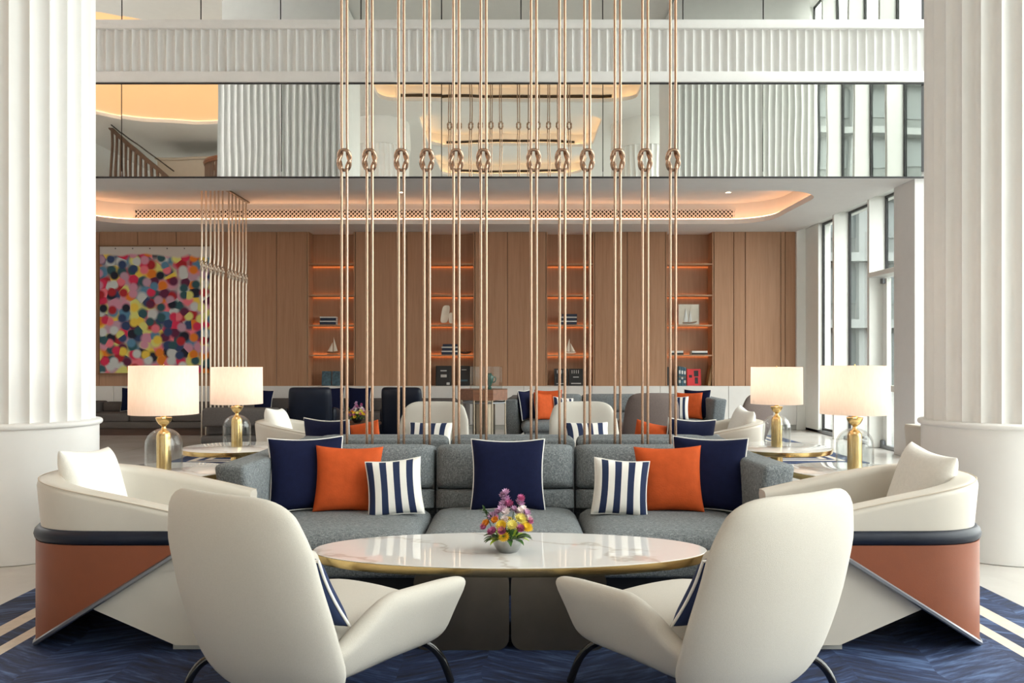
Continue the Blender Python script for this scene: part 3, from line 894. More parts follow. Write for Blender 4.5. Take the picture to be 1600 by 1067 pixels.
# on the sofa behind (facing away): only their tops show
pillow('navy cushion with white piping on the rear sofa, left end', .50, .52, 'navy_cloth', (PX(520, 7.1), 7.12, SZ), 150, 10, 0, .17)
pillow('orange cushion on the rear sofa, left side', .45, .49, 'orange_cloth', (PX(567, 7.1), 7.12, SZ), 174, 10, 8, .16, False)
pillow('orange cushion on the rear sofa, right side', .45, .49, 'orange_cloth', (PX(1015, 7.1), 7.12, SZ), 188, 10, -10, .16, False)
pillow('navy cushion with white piping on the rear sofa, right end', .50, .52, 'navy_cloth', (PX(1068, 7.1), 7.14, SZ), 205, 10, -4, .17)
# far sofa
FY = 14.1
pillow('navy cushion with piping in the left corner of the far sofa', .46, .50, 'navy_cloth', (PX(826, 13.85), 13.85, SZ), 62, 10, 0, .15)
pillow('orange cushion leaning in front on the left of the far sofa', .46, .46, 'orange_cloth', (PX(852, 13.7), 13.72, SZ), 50, 12, 6, .15, False)
pillow('orange cushion standing at the back left of the far sofa', .48, .50, 'orange_cloth', (PX(858, FY), 14.08, SZ), 6, 12, 0, .15, False)
pillow('small striped cushion on the left of the far sofa', .36, .38, 'stripe_cloth', (PX(880, 13.9), 13.86, SZ), 20, 14, 6, .12)
pillow('small striped cushion on the right of the far sofa beside taupe chair', .36, .40, 'stripe_cloth', (PX(1056, 13.9), 13.78, SZ), -12, 14, 0, .12)
pillow('orange cushion on the right of the far sofa', .46, .46, 'orange_cloth', (PX(1074, FY), 14.0, SZ), -14, 12, 0, .15, False)
pillow('navy cushion with piping in the right corner of the far sofa', .46, .50, 'navy_cloth', (PX(1088, FY), 14.1, SZ), -26, 10, 0, .15)

# ------------------------------------------------------------------ lounge chairs (faces +Y, x to its right)
def make_lounge(mat):
    r = thing('lounge_chair', 'x', 'armchair')
    W = [(0, .385), (.2, .41), (.42, .415), (.7, .40), (.9, .37), (1, .35)]
    def bk(u, v):
        t = (v + 1) / 2
        w = table(W, t)
        return (u * w, -.27 - .22 * t + (.13 - .05 * t) * abs(u) ** 2.2 - .03 * math.sin(PI * t), .12 + .815 * t)
    G().pad(bk, .135, 20, 24, 6.0, 4).build('backrest', mat, r, True, 80)
    def seat(u, v): return (u * .345, .06 + v * .37, .305 + .025 * v + .02 * (1 - u * u))
    G().pad(seat, .17, 16, 16, 5, 4).build('seat', mat, r, True, 80)
    for s in (-1, 1):
        def arm(u, v):
            t = (u + 1) / 2; q = (v + 1) / 2
            q = max(0.0, q); yb = lerp(-.24, .45, t); yt = lerp(-.26, .485, t)
            y = lerp(yb, yt, q ** 1.2)
            zt = .33 + .165 * table([(0, 0), (.45, 1), (1, 1)], t) ; zb = .195 + .015 * t
            x = .345 + .09 * q ** .75 + .045 * t * q * q - .08 * (1 - t)
            return (s * x, y, lerp(zb, zt, q))
        G().pad(arm, .09, 22, 16, 6.5, 5).build('arm', mat, r, True, 80)
    def und(u, v): return (u * .335, .04 + v * .31, .205)
    G().pad(und, .06, 10, 10, 5, 5).build('seat_shell', mat, r, True, 80)
    for sx in (-1, 1):
        for sy in (-1, 1):
            P = catmull([(sx * .24, sy * .26 + .03, .21), (sx * .31, sy * .33 + .04, .19), (sx * .355, sy * .38 + .05, .12), (sx * .385, sy * .41 + .06, 0.0)], 5)
            G().tube(P, .017, 10).build('leg', 'black_steel', r, True, 60)
    return r
def rel(o, x, y, z=0):
    return o.matrix_basis @ Vector((x, y, z))
def chair_pillow(ch, label, yaw, back=-.10, z=.39, side=0, lean=30, flip=0):
    a = ch.rotation_euler.z
    M = T(*ch.location) @ RZ(a)
    p = M @ Vector((side, back, z))
    # pillow face should look along chair's forward (+Y)
    me, pm = pillow_mesh(.50, .33, .13, 'stripe_cloth')
    o = obj('cushion', me); o.matrix_world = T(*p) @ RZ(a + PI + math.radians(yaw)) @ RX(math.radians(-lean)) @ RZ(PI * flip) @ T(0, 0, .165)
    tag(o, label, 'cushion', 'striped lumbar cushions'); obj('piping', pm, o)
LA = math.radians(-33)
lc = make_lounge('cream_fabric'); lc.location = (-.84, 3.51, RUGZ); lc.rotation_euler = (0, 0, LA)
tag(lc, 'cream upholstered lounge chair seen from behind, left foreground', 'armchair', 'cream lounge chairs')
chair_pillow(lc, 'striped cushion on the left foreground lounge chair', 0, side=.07)
l2 = copy_tree(lc); l2.location = (.845, 3.51, RUGZ); l2.rotation_euler = (0, 0, -LA)
tag(l2, 'cream upholstered lounge chair seen from behind, right foreground', 'armchair', 'cream lounge chairs')
chair_pillow(l2, 'striped cushion on the right foreground lounge chair', 0, side=-.07, flip=1)
for px, an, lab, lp in ((669, PI - .12, 'rear cream lounge chair facing the camera, left of the display table', 'striped cushion on the rear cream chair left of the display table'),
                        (921, PI + .12, 'rear cream lounge chair facing the camera, right of the display table', 'striped cushion on the rear cream chair right of the display table')):
    l3 = copy_tree(lc); l3.location = (PX(px, 9.35), 9.25, RUGZ); l3.rotation_euler = (0, 0, an)
    tag(l3, lab, 'armchair', 'cream lounge chairs')
    chair_pillow(l3, lp, 0, -.06, .42)
tp = make_lounge('taupe_fabric'); tp.location = (PX(1013, 12.4), 12.55, RUGZ); tp.rotation_euler = (0, 0, .05)
tag(tp, 'taupe lounge chair with its back to the camera before the far sofa', 'armchair', 'taupe lounge chairs')
t2 = copy_tree(tp); t2.location = (PX(1150, 12.5), 12.5, RUGZ); t2.rotation_euler = (0, 0, .72)
tag(t2, 'taupe lounge chair turned sideways near the window wall', 'armchair', 'taupe lounge chairs')

# ------------------------------------------------------------------ tub chairs (faces +X)
def tub_path(hw=.465, x1=.46, xb=-.02, back=.46, n=26, m=9):
    pts = []
    for i in range(m): pts.append((x1 + (xb - x1) * i / m, -hw))
    for i in range(n + 1):
        th = -PI / 2 + PI * i / n
        c, s_ = math.cos(th), math.sin(th)
        pts.append((xb - back * abs(c) ** .72, hw * math.copysign(abs(s_) ** .72, s_)))
    for i in range(1, m + 1): pts.append((xb + (x1 - xb) * i / m, hw))
    out = []
    for i, p in enumerate(pts):
        a, b = pts[max(0, i - 1)], pts[min(len(pts) - 1, i + 1)]
        d = Vector((b[0] - a[0], b[1] - a[1])); d.normalize()
        out.append((p, (-d.y * -1 * -1, d.x * -1 * -1)))
    # outward normal: path runs with the body on its left
    res = []
    for (p, _), i in zip(out, range(len(out))):
        a, b = pts[max(0, i - 1)], pts[min(len(pts) - 1, i + 1)]
        d = Vector((b[0] - a[0], b[1] - a[1])).normalized()
        nrm = Vector((d.y, -d.x))
        ctr = Vector((p[0] - .05, p[1]))
        if nrm.dot(Vector((p[0] - .1, p[1]))) < 0: nrm = -nrm
        res.append((p, (nrm.x, nrm.y)))
    return res
def make_tub():
    r = thing('tub_chair', 'x', 'armchair')
    path = tub_path()
    def zb(x): return min(.505, max(.012, (x + .44) * .63))
    def sec(i):
        x = path[i][0][0]; b = zb(x)
        return [(0, b), (0, .53), (-.028, .53), (-.028, b)]
    G().sweep(path, sec).build('outer_shell', 'orange_leather', r, True, 50)
    tr = [(p[0] + n[0] * .001, p[1] + n[1] * .001, zb(p[0]) - .006) for p, n in path]
    G().tube(tr, .0125, 6).build('edge_trim', 'grey_metal', r)
    def rim(i):
        return [(-.026 + .036 * math.cos(a), .56 + .038 * math.sin(a)) for a in [2 * PI * k / 12 for k in range(12)]]
    G().sweep(path, rim).build('padded_rim', 'navy_leather', r, True, 60)
    def zt(x):
        q = min(1, max(0, (x + .48) / .94)); return .84 - .175 * q ** 1.25
    def inn(i):
        x = path[i][0][0]; t = zt(x); o0, o1 = -.005, -.135; L = []
        rr = .035
        for cx, cz, a0 in ((o0 - rr, t - rr, 0), (o1 + rr, t - rr, 90)):
            for k in range(5):
                a = math.radians(a0 + 90 * k / 4); L.append((cx + rr * math.cos(a), cz + rr * math.sin(a)))
        L += [(o1 + .0, .40), (o0 - .03, .40), (o0 - .02, .575)]
        return L
    o = G().sweep(path, inn).build('tub_back', 'cream_leather', r, True, 50)
    seam = []
    for p, n in path:
        seam.append((p[0] + n[0] * -.012, p[1] + n[1] * -.012, zt(p[0]) - .006))
    G().tube(seam, .0028, 5).build('piping', 'beige_paint', o)
    G().pad(lambda u, v: (.085 + u * .39, v * .335, .40 + .015 * (1 - u * u) * (1 - v * v)), .17, 14, 14, 9, 6).build('seat_cushion', 'cream_leather', r)
    poly = [(-.24, .30), (-.06, .205), (.33, .035), (.45, .035), (.455, .42), (.30, .50), (-.24, .50)]
    g = G(); g.prism(poly, 'y', -.425, .425); g.build('base', 'cream_leather', r, False)
    G().box(.30, .44, -.38, .38, 0, .035).build('plinth', 'plinth_grey', r, False)
    return r
tb = make_tub(); tb.location = (-1.965, 4.49, RUGZ)
tag(tb, 'tub armchair with orange leather shell and navy rim, left of the coffee table', 'armchair', 'two tone tub chairs')
def white_pillow(ch, lab):
    a = ch.rotation_euler.z
    M = T(*ch.location) @ RZ(a)
    p = M @ Vector((-.20, -.02, .50))
    me, pm = pillow_mesh(.50, .47, .18, 'white_boucle')
    o = obj('cushion', me); o.matrix_world = T(*p) @ RZ(a + PI / 2) @ RX(math.radians(-17)) @ RY(math.radians(4)) @ T(0, 0, .235)
    tag(o, lab, 'cushion', 'white cushions')
white_pillow(tb, 'soft white cushion in the left front tub chair')
t = copy_tree(tb); t.location = (1.94, 4.49, RUGZ); t.rotation_euler = (0, 0, PI)
tag(t, 'tub armchair with orange leather shell and navy rim, right of the coffee table', 'armchair', 'two tone tub chairs')
white_pillow(t, 'soft white cushion in the right front tub chair')
t = copy_tree(tb); t.location = (-1.98, 8.15, RUGZ)
tag(t, 'rear cream tub armchair behind the left lamp tables', 'armchair', 'two tone tub chairs'); white_pillow(t, 'white cushion in the rear left tub chair')
t = copy_tree(tb); t.location = (1.98, 8.15, RUGZ); t.rotation_euler = (0, 0, PI)
tag(t, 'rear cream tub armchair behind the right lamp tables', 'armchair', 'two tone tub chairs'); white_pillow(t, 'white cushion in the rear right tub chair')
t = copy_tree(tb); t.location = (4.17, 7.6, 0); t.rotation_euler = (0, 0, .1)
tag(t, 'tub armchair mostly hidden behind the right fluted column', 'armchair', 'two tone tub chairs')

# ------------------------------------------------------------------ coffee table
ct = thing('coffee_table', 'oval white marble coffee table with brass rim on bronze pedestal', 'table', (0, 4.335, RUGZ))
def ell(a, b, n=72): return [(a * math.cos(2 * PI * i / n), b * math.sin(2 * PI * i / n)) for i in range(n)]
TZ = .446
A_, B_ = 1.025, .41
def disc_stack(levels, n=72):
    g = G(); vs = []; fs = []
    for a, b, z in levels: vs += [(x, y, z) for x, y in ell(a, b, n)]
    for j in range(len(levels) - 1):
        for i in range(n):
            p, q = j * n + i, j * n + (i + 1) % n
            fs.append((p, q, q + n, p + n))
    fs.append(tuple(range(n - 1, -1, -1))); fs.append(tuple((len(levels) - 1) * n + i for i in range(n)))
    g.add(vs, fs); return g
disc_stack([(A_ - .008, B_ - .008, TZ - .018), (A_ - .004, B_ - .004, TZ - .002), (A_ - .007, B_ - .007, TZ)]).build('marble_top', 'marble', ct, True, 30)
disc_stack([(A_ - .03, B_ - .03, TZ - .052), (A_ - .006, B_ - .006, TZ - .046), (A_, B_, TZ - .03), (A_, B_, TZ - .004), (A_ - .004, B_ - .004, TZ - .004)]).build('brass_rim', 'brass', ct, True, 30)
for sx in (-1, 1):
    for sy in (-1, 1):
        lp = rrect(-.235, .235, 0, TZ - .052, .06, 5)
        g = G(); g.prism([(x + sx * .24, z) for x, z in lp], 'y', min(sy * .02, sy * .24), max(sy * .02, sy * .24))
        g.build('pedestal_block', 'dark_bronze', ct, True, 30)
# flower bowl
def petals(n, l, w, lift, layers=1):
    g = G()
    for L in range(layers):
        k = 1 - .28 * L
        for i in range(n):
            a = 2 * PI * (i + .5 * L) / n; c, s_ = math.cos(a), math.sin(a)
            def q(rad, off, z): return (rad * c - off * s_, rad * s_ + off * c, z)
            li = lift * (1 + 1.1 * L)
            g.add([q(0, 0, .002 * L), q(l * k * .5, w / 2, l * k * .5 * li), q(l * k, 0, l * k * li * 1.15), q(l * k * .5, -w / 2, l * k * .5 * li), q(l * k * .5, 0, l * k * .5 * li - .003)],
                  [(0, 3, 4), (0, 4, 1), (4, 3, 2), (4, 2, 1)])
    return g
def rose():
    g = G()
    for L in range(3):
        g.pad(lambda u, v, L=L: (u * .012 * (1 + .35 * L), v * .012 * (1 + .35 * L), .014 - .006 * L + .004 * (u * u + v * v)), .012, 6, 6, 2, 2, M=RZ(L * .5))
    return g
def leaf_mesh(mat):
    g = G(); g.pad(lambda u, v: (v * .013 * (1 - .5 * u), u * .035 + .035, -.012 * u * u + .004 * abs(v)), .003, 6, 4, 2, 2)
    return g.mesh('leaf', mat)
FL = {'mum': petals(18, .026, .009, .35, 3).mesh('bloom', 'petal_yellow', False), 'lemon': petals(18, .027, .009, .3, 3).mesh('bloom', 'petal_lemon', False),
      'pink': petals(9, .019, .014, .75, 3).mesh('bloom', 'petal_pink', False), 'lilac': petals(8, .02, .013, .6, 2).mesh('bloom', 'petal_lilac', False),
      'white': petals(9, .019, .014, .7, 3).mesh('bloom', 'petal_white', False), 'orange': petals(12, .018, .009, .6, 2).mesh('bloom', 'petal_orange', False),
      'leaf': leaf_mesh('leaf'), 'lime': leaf_mesh('leaf_lime'), 'wpet': petals(8, .019, .013, .5, 2).mesh('bloom', 'petal_white', False)}
def face(o, loc, d, spin=0, s=1):
    z = Vector(d).normalized(); q = z.to_track_quat('Z', 'Y').to_matrix().to_4x4()
    o.matrix_basis = T(*loc) @ q @ RZ(spin) @ Matrix.Scale(s, 4)
def flower_bowl(label, loc, bowl_mat, k=1.0, group=None):
    t = thing('flower_bowl', label, 'flowers', loc, 0, group); t.scale = (k, k, k)
    G().lathe([(.045, 0), (.05, .003), (.07, .03), (.083, .062), (.086, .078), (.080, .078), (.066, .04), (.04, .012)], 40).build('bowl', bowl_mat, t)
    G().lathe([(.074, .058), (.072, .066)], 24).build('foliage_base', 'leaf', t)
    rnd = random.Random(3)
    for i in range(34):
        a = 2 * PI * i / 34 + rnd.uniform(-.1, .1); el = rnd.choice([-.12, .05, .3, .65])
        o = obj('leaf', FL['leaf' if rnd.random() < .8 else 'lime'], t)
        p = (.055 * math.cos(a), .055 * math.sin(a), .075 + max(0, el) * .04)
        d = Vector((math.cos(a) * math.cos(el), math.sin(a) * math.cos(el), math.sin(el)))
        q = d.to_track_quat('Y', 'Z').to_matrix().to_4x4(); o.matrix_basis = T(*p) @ q @ Matrix.Scale(rnd.uniform(.8, 1.15), 4)
    B = [('mum', -.032, -.075, .145), ('lemon', .022, -.078, .148), ('pink', -.08, -.06, .105), ('pink', -.07, -.07, .115), ('pink', -.028, -.085, .115), ('orange', -.062, -.05, .165),
         ('white', -.015, -.05, .168), ('lemon', .065, -.05, .175), ('wpet', .09, -.03, .18), ('white', .098, -.03, .165), ('pink', .105, -.035, .155), ('pink', .058, -.075, .125), ('mum', .088, -.06, .135),
         ('mum', .10, -.03, .125), ('orange', -.105, -.03, .145), ('pink', -.115, -.03, .125), ('mum', -.02, -.09, .09), ('lilac', -.075, -.03, .18), ('lilac', -.05, -.02, .20), ('lilac', -.03, -.03, .215),
         ('wpet', -.01, -.04, .205), ('lilac', -.025, -.01, .24), ('lilac', -.01, 0, .262), ('lilac', -.022, .0, .28), ('lilac', -.01, 0, .295), ('pink', .005, -.01, .235), ('lilac', .03, -.02, .215), ('lilac', .05, -.02, .20),
         ('pink', .062, -.01, .265), ('lilac', .058, -.01, .245), ('wpet', .075, -.01, .215), ('lilac', .09, -.02, .195), ('wpet', .06, -.03, .21), ('mum', .0, .06, .15), ('lemon', .06, .05, .15), ('pink', -.06, .05, .15), ('lilac', -.02, .04, .2)]
    for nm, x, y_, z in B:
        o = obj('bloom', FL[nm], t)
        face(o, (x, y_ * .9, z), (x * .8, y_ - .05, .10), rnd.uniform(0, 6), rnd.uniform(1.1, 1.45))
    for x, y_, z in ((-.02, 0, .29), (.06, -.01, .26), (-.115, -.02, .205), (.03, .02, .2), (-.05, .02, .2), (.09, 0, .19)):
        g = G(); g.tube([(x * .2, y_, .06), (x * .7, y_, z * .6), (x, y_, z)], .0022, 5); g.build('stem', 'leaf', t)
    for i in range(9):
        o = obj('leaf', FL['leaf'], t); z = .15 + .008 * i
        d = Vector((-1 if i % 2 else -.2, -.3, .5 + .1 * (i % 3))); q = d.to_track_quat('Y', 'Z').to_matrix().to_4x4()
        o.matrix_basis = T(-.07 - .006 * i, -.02, z) @ q @ Matrix.Scale(.55, 4)
    return t
flower_bowl('steel bowl of yellow, pink and lilac flowers on the coffee table', (-.012, 4.27, RUGZ + TZ), 'steel')

# ------------------------------------------------------------------ side tables and lamps
def side_table(label, x, y):
    t = thing('side_table', label, 'table', (x, y, 0), 0, 'round brass side tables')
    G().lathe([(.43, .675), (.44, .680), (.44, .698), (.436, .70)], 56).build('marble_top', 'marble', t, True, 30)
    G().lathe([(.40, .655), (.442, .66), (.446, .668), (.446, .696), (.441, .696)], 56).build('brass_rim', 'brass', t, True, 30)
    G().lathe([(.05, .02), (.05, .66)], 28).build('pedestal', 'brass', t)
    G().lathe([(.20, 0), (.20, .012), (.19, .02), (.06, .026)], 40).build('foot', 'brass', t)
    return t
def lamp(label, x, y, k=1.0):
    t = thing('table_lamp', label, 'lamp', (x, y, .701), 0, 'glass dome table lamps'); t.scale = (k, k, k)
    R = .222; z0, z1 = .377, .70
    G().lathe([(R - .002, z0), (R, z0), (R - .003, z1), (R - .005, z1)], 48, cap=False).build('lamp_shade', 'shade_cloth', t)
    G().lathe([(.047, 0), (.047, .225), (.044, .245), (.032, .262), (.018, .272), (.015, .282), (.013, .292), (.02, .30), (.035, .312), (.048, .335), (.053, .352), (.049, .355), (.02, .35), (.02, .40), (.016, .45)], 36).build('brass_stem', 'brass', t)
    pr = [(.119, .0), (.119, .17)] + [(.119 * math.cos(a) ** .9 if a < PI / 2 - .01 else .016, .17 + .112 * math.sin(a)) for a in [PI / 2 * i / 9 for i in range(1, 10)]]
    pr[-1] = (.016, .282)
    pr = pr + [(max(.012, r_ - .006), z_ - (.006 if z_ > .17 else 0)) for r_, z_ in pr[::-1]]
    G().lathe(pr, 40, cap=False).build('glass_dome', 'clear_glass', t)
    G().lathe([(.006, .45), (.03, .48), (.035, .52), (.02, .56), (.005, .57)], 16).build('bulb', 'downlight_glow', t)
    G().tube([(0, 0, .45), (0, 0, .71)], .004, 6).build('finial_rod', 'brass', t)
    l = bpy.data.lights.new('lamp_light', 'POINT'); l.energy = 2.2; l.color = (1, .70, .53); l.shadow_soft_size = .04
    o = obj('lamp_light', l, t, (0, 0, .60))
LYF, LYB = 5.58, 7.07
for px, Y, w in ((256, LYF, 'front left'), (370, LYB, 'rear left'), (1335.5, LYF, 'front right'), (1213.5, LYB, 'rear right')):
    x = PX(px, Y)
    side_table('round marble side table with brass rim carrying the %s lamp' % w, x, Y)
    lamp('%s table lamp with pale drum shade and glass dome over brass' % w, x, Y, 1.0 if Y == LYF else .965)

# ------------------------------------------------------------------ far furniture
def club_chair(label, x, y, rz):
    t = thing('club_chair', label, 'armchair', (x, y, RUGZ), rz, 'navy leather chairs')
    def bk(u, v):
        q = (v + 1) / 2
        return (u * (.36 - .03 * q), -.32 - .12 * q + .04 * u * u, .18 + .80 * q)
    G().pad(bk, .15, 14, 16, 14, 7).build('backrest', 'navy_leather', t)
    for s in (-1, 1):
        def ar(u, v):
            q = (v + 1) / 2; w = (u + 1) / 2
            return (s * (.36 + .04 * w), -.34 + .70 * w, .16 + (.50 - .06 * w) * q)
        G().pad(ar, .11, 12, 10, 10, 6).build('arm', 'navy_leather', t)
    G().pad(lambda u, v: (u * .32, .05 + v * .36, .36), .18, 10, 10, 10, 6).build('seat', 'navy_leather', t)
    for sx in (-1, 1):
        for sy in (-1, 1): G().tube([(sx * .30, sy * .28, .2), (sx * .33, sy * .32, 0)], .016, 8).build('leg', 'dark_wood', t)
club_chair('navy leather club chair with its back to the camera, nearer the painting', PX(483, 13.4), 13.6, .16)
club_chair('navy leather club chair behind the rear cream chair', PX(638, 13.4), 13.6, -.22)
def bench_sofa(label, x, y, w, rz=0, hb=.66, arms=(1, 1), mat='charcoal_fabric'):
    t = thing('bench_sofa', label, 'sofa', (x, y, 0), rz, 'charcoal wall sofas')
    G().box(-w / 2 + .1, w / 2 - .1, .1, .8, .0, .14).build('plinth', 'dark_wood', t, False)
    G().rbox(-w / 2, w / 2, 0, .9, .14, .26, .02, 2).build('base', mat, t)
    n = max(1, round(w / 1.0)); iw = w - .24 * sum(arms)
    x0 = -w / 2 + .24 * arms[0]
    for i in range(n):
        a, b = x0 + iw * i / n, x0 + iw * (i + 1) / n
        G().rbox(a + .004, b - .004, .0, .68, .26, .42, .035, 3).build('seat_cushion', mat, t)
        G().rbox(a + .004, b - .004, .62, .88, .40, hb, .05, 3).build('back_cushion', mat, t)
    for k, s in zip(arms, (-1, 1)):
        if k: G().rbox(min(s * w / 2, s * (w / 2 - .24)), max(s * w / 2, s * (w / 2 - .24)), 0, .9, .2, .62, .045, 3).build('arm', mat, t)
    return t
bench_sofa('charcoal wall sofa under the spotted painting', -6.75, 15.6, 2.9, 0, .60)
bench_sofa('long charcoal wall sofa behind the navy leather chairs', -3.0, 15.75, 4.4, 0, .66)
bench_sofa('charcoal settee with its back to the camera behind the rear left lamp', -4.15, 13.6, 1.15, PI, .69, (0, 0))
pillow('navy cushion on the wall sofa under the painting', .46, .46, 'navy_cloth', (PX(203, 16), 16.1, .43), 0, 8, 0, .14, True)
pillow('navy cushion with piping on the wall sofa behind the left navy chair', .46, .46, 'navy_cloth', (PX(519, 16.2), 16.2, .43), 8, 8)
pillow('navy cushion with piping on the wall sofa between the navy chairs', .46, .46, 'navy_cloth', (PX(561, 16.2), 16.2, .43), -6, 8)
pillow('navy cushion with piping lying on the settee behind the rear left lamp', .46, .42, 'navy_cloth', (PX(405, 16.2), 16.2, .43), 5, 8, 6)
lt = thing('low_table', 'low dark round table between the navy chairs carrying flowers', 'table', (PX(558, 12.6), 12.7, RUGZ))
G().lathe([(.33, .43), (.35, .435), (.35, .46), (.345, .465)], 40).build('top', 'dark_wood', lt); G().lathe([(.05, .02), (.05, .44)], 16).build('pedestal', 'black_steel', lt); G().lathe([(.2, 0), (.2, .02)], 24).build('foot', 'black_steel', lt)
flower_bowl('dark bowl of yellow flowers on the low table between the navy chairs', (PX(558, 12.6), 12.6, RUGZ + .465), 'black_steel', 1.0)
# display table with a glass case
DY = 12.6
dt = thing('display_table', 'tall octagonal display table with timber tray top and thin metal legs', 'table', (PX(756, DY), DY, 0))
oc = [(.385 * math.cos(PI / 8 + i * PI / 4), .385 * math.sin(PI / 8 + i * PI / 4)) for i in range(8)]
G().prism(oc, 'z', .83, .985).build('tray_top', 'tray_wood', dt, False)
for i in range(8):
    a = PI / 8 + i * PI / 4
    G().tube([(.35 * math.cos(a), .35 * math.sin(a), 0), (.35 * math.cos(a), .35 * math.sin(a), .83)], .012, 6).build('leg', 'dark_bronze', dt)
G().tube([(.35 * math.cos(PI / 8 + i * PI / 4), .35 * math.sin(PI / 8 + i * PI / 4), .79) for i in range(8)], .012, 6, True).build('leg_ring', 'grey_metal', dt)
G().lathe([(.17, .0), (.17, .83)], 32).build('drum', 'dark_bronze', dt)
gc = thing('glass_case', 'clear glass display case on the octagonal table', 'case', (PX(760, DY), DY, .986))
for a, b in ((( -.24, -.15), (.24, -.146)), ((-.24, .146), (.24, .15)), ((-.24, -.15), (-.236, .15)), ((.236, -.15), (.24, .15))):
    G().box(a[0], b[0], a[1], b[1], 0, .34).build('pane', 'clear_glass', gc, False)
G().box(-.24, .24, -.15, .15, .34, .344).build('lid_pane', 'clear_glass', gc, False)
sc_ = thing('sculpture', 'small dark green glazed vase in the glass case', 'sculpture', (PX(765, DY), DY, .986))
G().lathe([(.03, 0), (.035, .01), (.02, .04), (.05, .11), (.065, .16), (.05, .21), (.03, .225), (.035, .24)], 24).build('body', 'green_glaze', sc_)
G().tube(catmull([(.055, 0, .19), (.09, 0, .17), (.085, 0, .12), (.05, 0, .1)], 5), .009, 6).build('handle', 'green_glaze', sc_)

# ------------------------------------------------------------------ painting
PYY = YW - .05
px0, px1, pz0, pz1 = PX(154, PYY), PX(331, PYY), PZ(585, PYY), PZ(383, PYY)
pt = thing('painting', 'large canvas of soft multicoloured spots on the oak wall', 'painting', ((px0 + px1) / 2, PYY, (pz0 + pz1) / 2))
pw, ph = (px1 - px0) / 2, (pz1 - pz0) / 2
G().box(-pw + .03, pw - .03, -.012, .03, -ph + .03, ph - .03).build('canvas', 'spot_canvas', pt, False)
for nm, b in (('frame', (-pw, pw, -.03, .035, -ph, -ph + .022)), ('frame', (-pw, pw, -.03, .035, ph - .022, ph)), ('frame', (-pw, -pw + .022, -.03, .035, -ph, ph)), ('frame', (pw - .022, pw, -.03, .035, -ph, ph))):
    G().box(*b).build(nm, 'hull_wood', pt, False)
for i in range(6):
    x = -pw + .35 + i * (2 * pw - .55) / 5
    G().lathe([(.012, 0), (.012, .01)], 10, M=T(x, -.012, ph - .07) @ RX(PI / 2)).build('eyelet', 'black_trim', pt)

# ------------------------------------------------------------------ books and ornaments on the shelves
YS = YW + .14
def flat_book(label, px, zbase, w, d, th, mat, page='paper', rz=0, group='books on the shelves'):
    t = thing('book', label, 'book', (PX(px, YS), YS, zbase), rz, group)
    w /= 2
    g = G(); g.box(-w, w, -d / 2, d / 2, 0, .004); g.box(-w, w, -d / 2, d / 2, th - .004, th); g.box(-w, w, -d / 2, -d / 2 + .004, 0, th); g.build('cover', mat, t, False)
    G().box(-w + .004, w - .004, -d / 2 + .004, d / 2 - .004, .004, th - .004).build('pages', page, t, False)
def up_book(label, px, zbase, w, h, th, mat, tilt=0, face_on=True, yaw=0, prints=()):
    t = thing('book', label, 'book', (PX(px, YS), YS, zbase), math.radians(yaw), 'books on the shelves')
    Mx = RX(math.radians(-8)) if face_on else RY(math.radians(tilt))
    w2, t2 = (w / 2, th / 2)
    g = G(); g.rbox(-w2, w2, -t2, -t2 + .005, 0, h, .001, 1, M=Mx); g.box(-w2, w2, t2 - .005, t2, 0, h, M=Mx); g.box(-w2, -w2 + .005, -t2, t2, 0, h, M=Mx); g.build('cover', mat, t, False)
    G().box(-w2 + .005, w2 - .006, -t2 + .005, t2 - .005, .006, h - .006, M=Mx).build('pages', 'paper', t, False)
    for (x0, x1, z0, z1, pm) in prints:
        G().box(-w2 + x0 * w, -w2 + x1 * w, -t2 - .002, -t2, z0 * h, z1 * h, M=Mx).build('cover_print', pm, t, False)
def sailboat(label, px, zbase, s, two=True, hull='hull_wood', flip=1):
    t = thing('model_sailboat', label, 'model boat', (PX(px, YS), YS, zbase), 0, 'model boats on the shelves'); t.scale = (s * flip, s, s)
    G().box(-.13, .13, -.05, .05, 0, .012).build('stand', 'hull_wood', t, False)
    G().pad(lambda u, v: (u * .15, v * .03 * (1 - u * u * .8), .045 + .015 * u * u), .045, 10, 6, 3, 3).build('hull', hull, t)
    G().tube([(0, 0, .02), (0, 0, .42)], .005, 6).build('mast', 'hull_wood', t)
    def sail(P, nm):
        g = G()
        vs = []
        n = 6
        for i in range(n + 1):
            q = i / n
            a = Vector(P[0]).lerp(Vector(P[2]), q); b = Vector(P[1]).lerp(Vector(P[2]), q)
            for j in range(4):
                c = a.lerp(b, j / 3); c.y -= .03 * math.sin(PI * j / 3) * (1 - q); vs.append(c)
        fs = [(i * 4 + j, i * 4 + j + 1, i * 4 + j + 5, i * 4 + j + 4) for i in range(n) for j in range(3)]
        m = len(vs)
        vs2 = vs + [v + Vector((0, .004, 0)) for v in vs]
        g.add(vs2, fs + [tuple(k + m for k in f[::-1]) for f in fs]); g.build(nm, 'sail', t, True, 60)
    sail([(-.005, 0, .07), (-.13, 0, .08), (-.005, 0, .30)], 'jib')
    sail([(.01, 0, .07), (.12, 0, .09), (.02, 0, .42)], 'main_sail')
zs = SHELF_Z
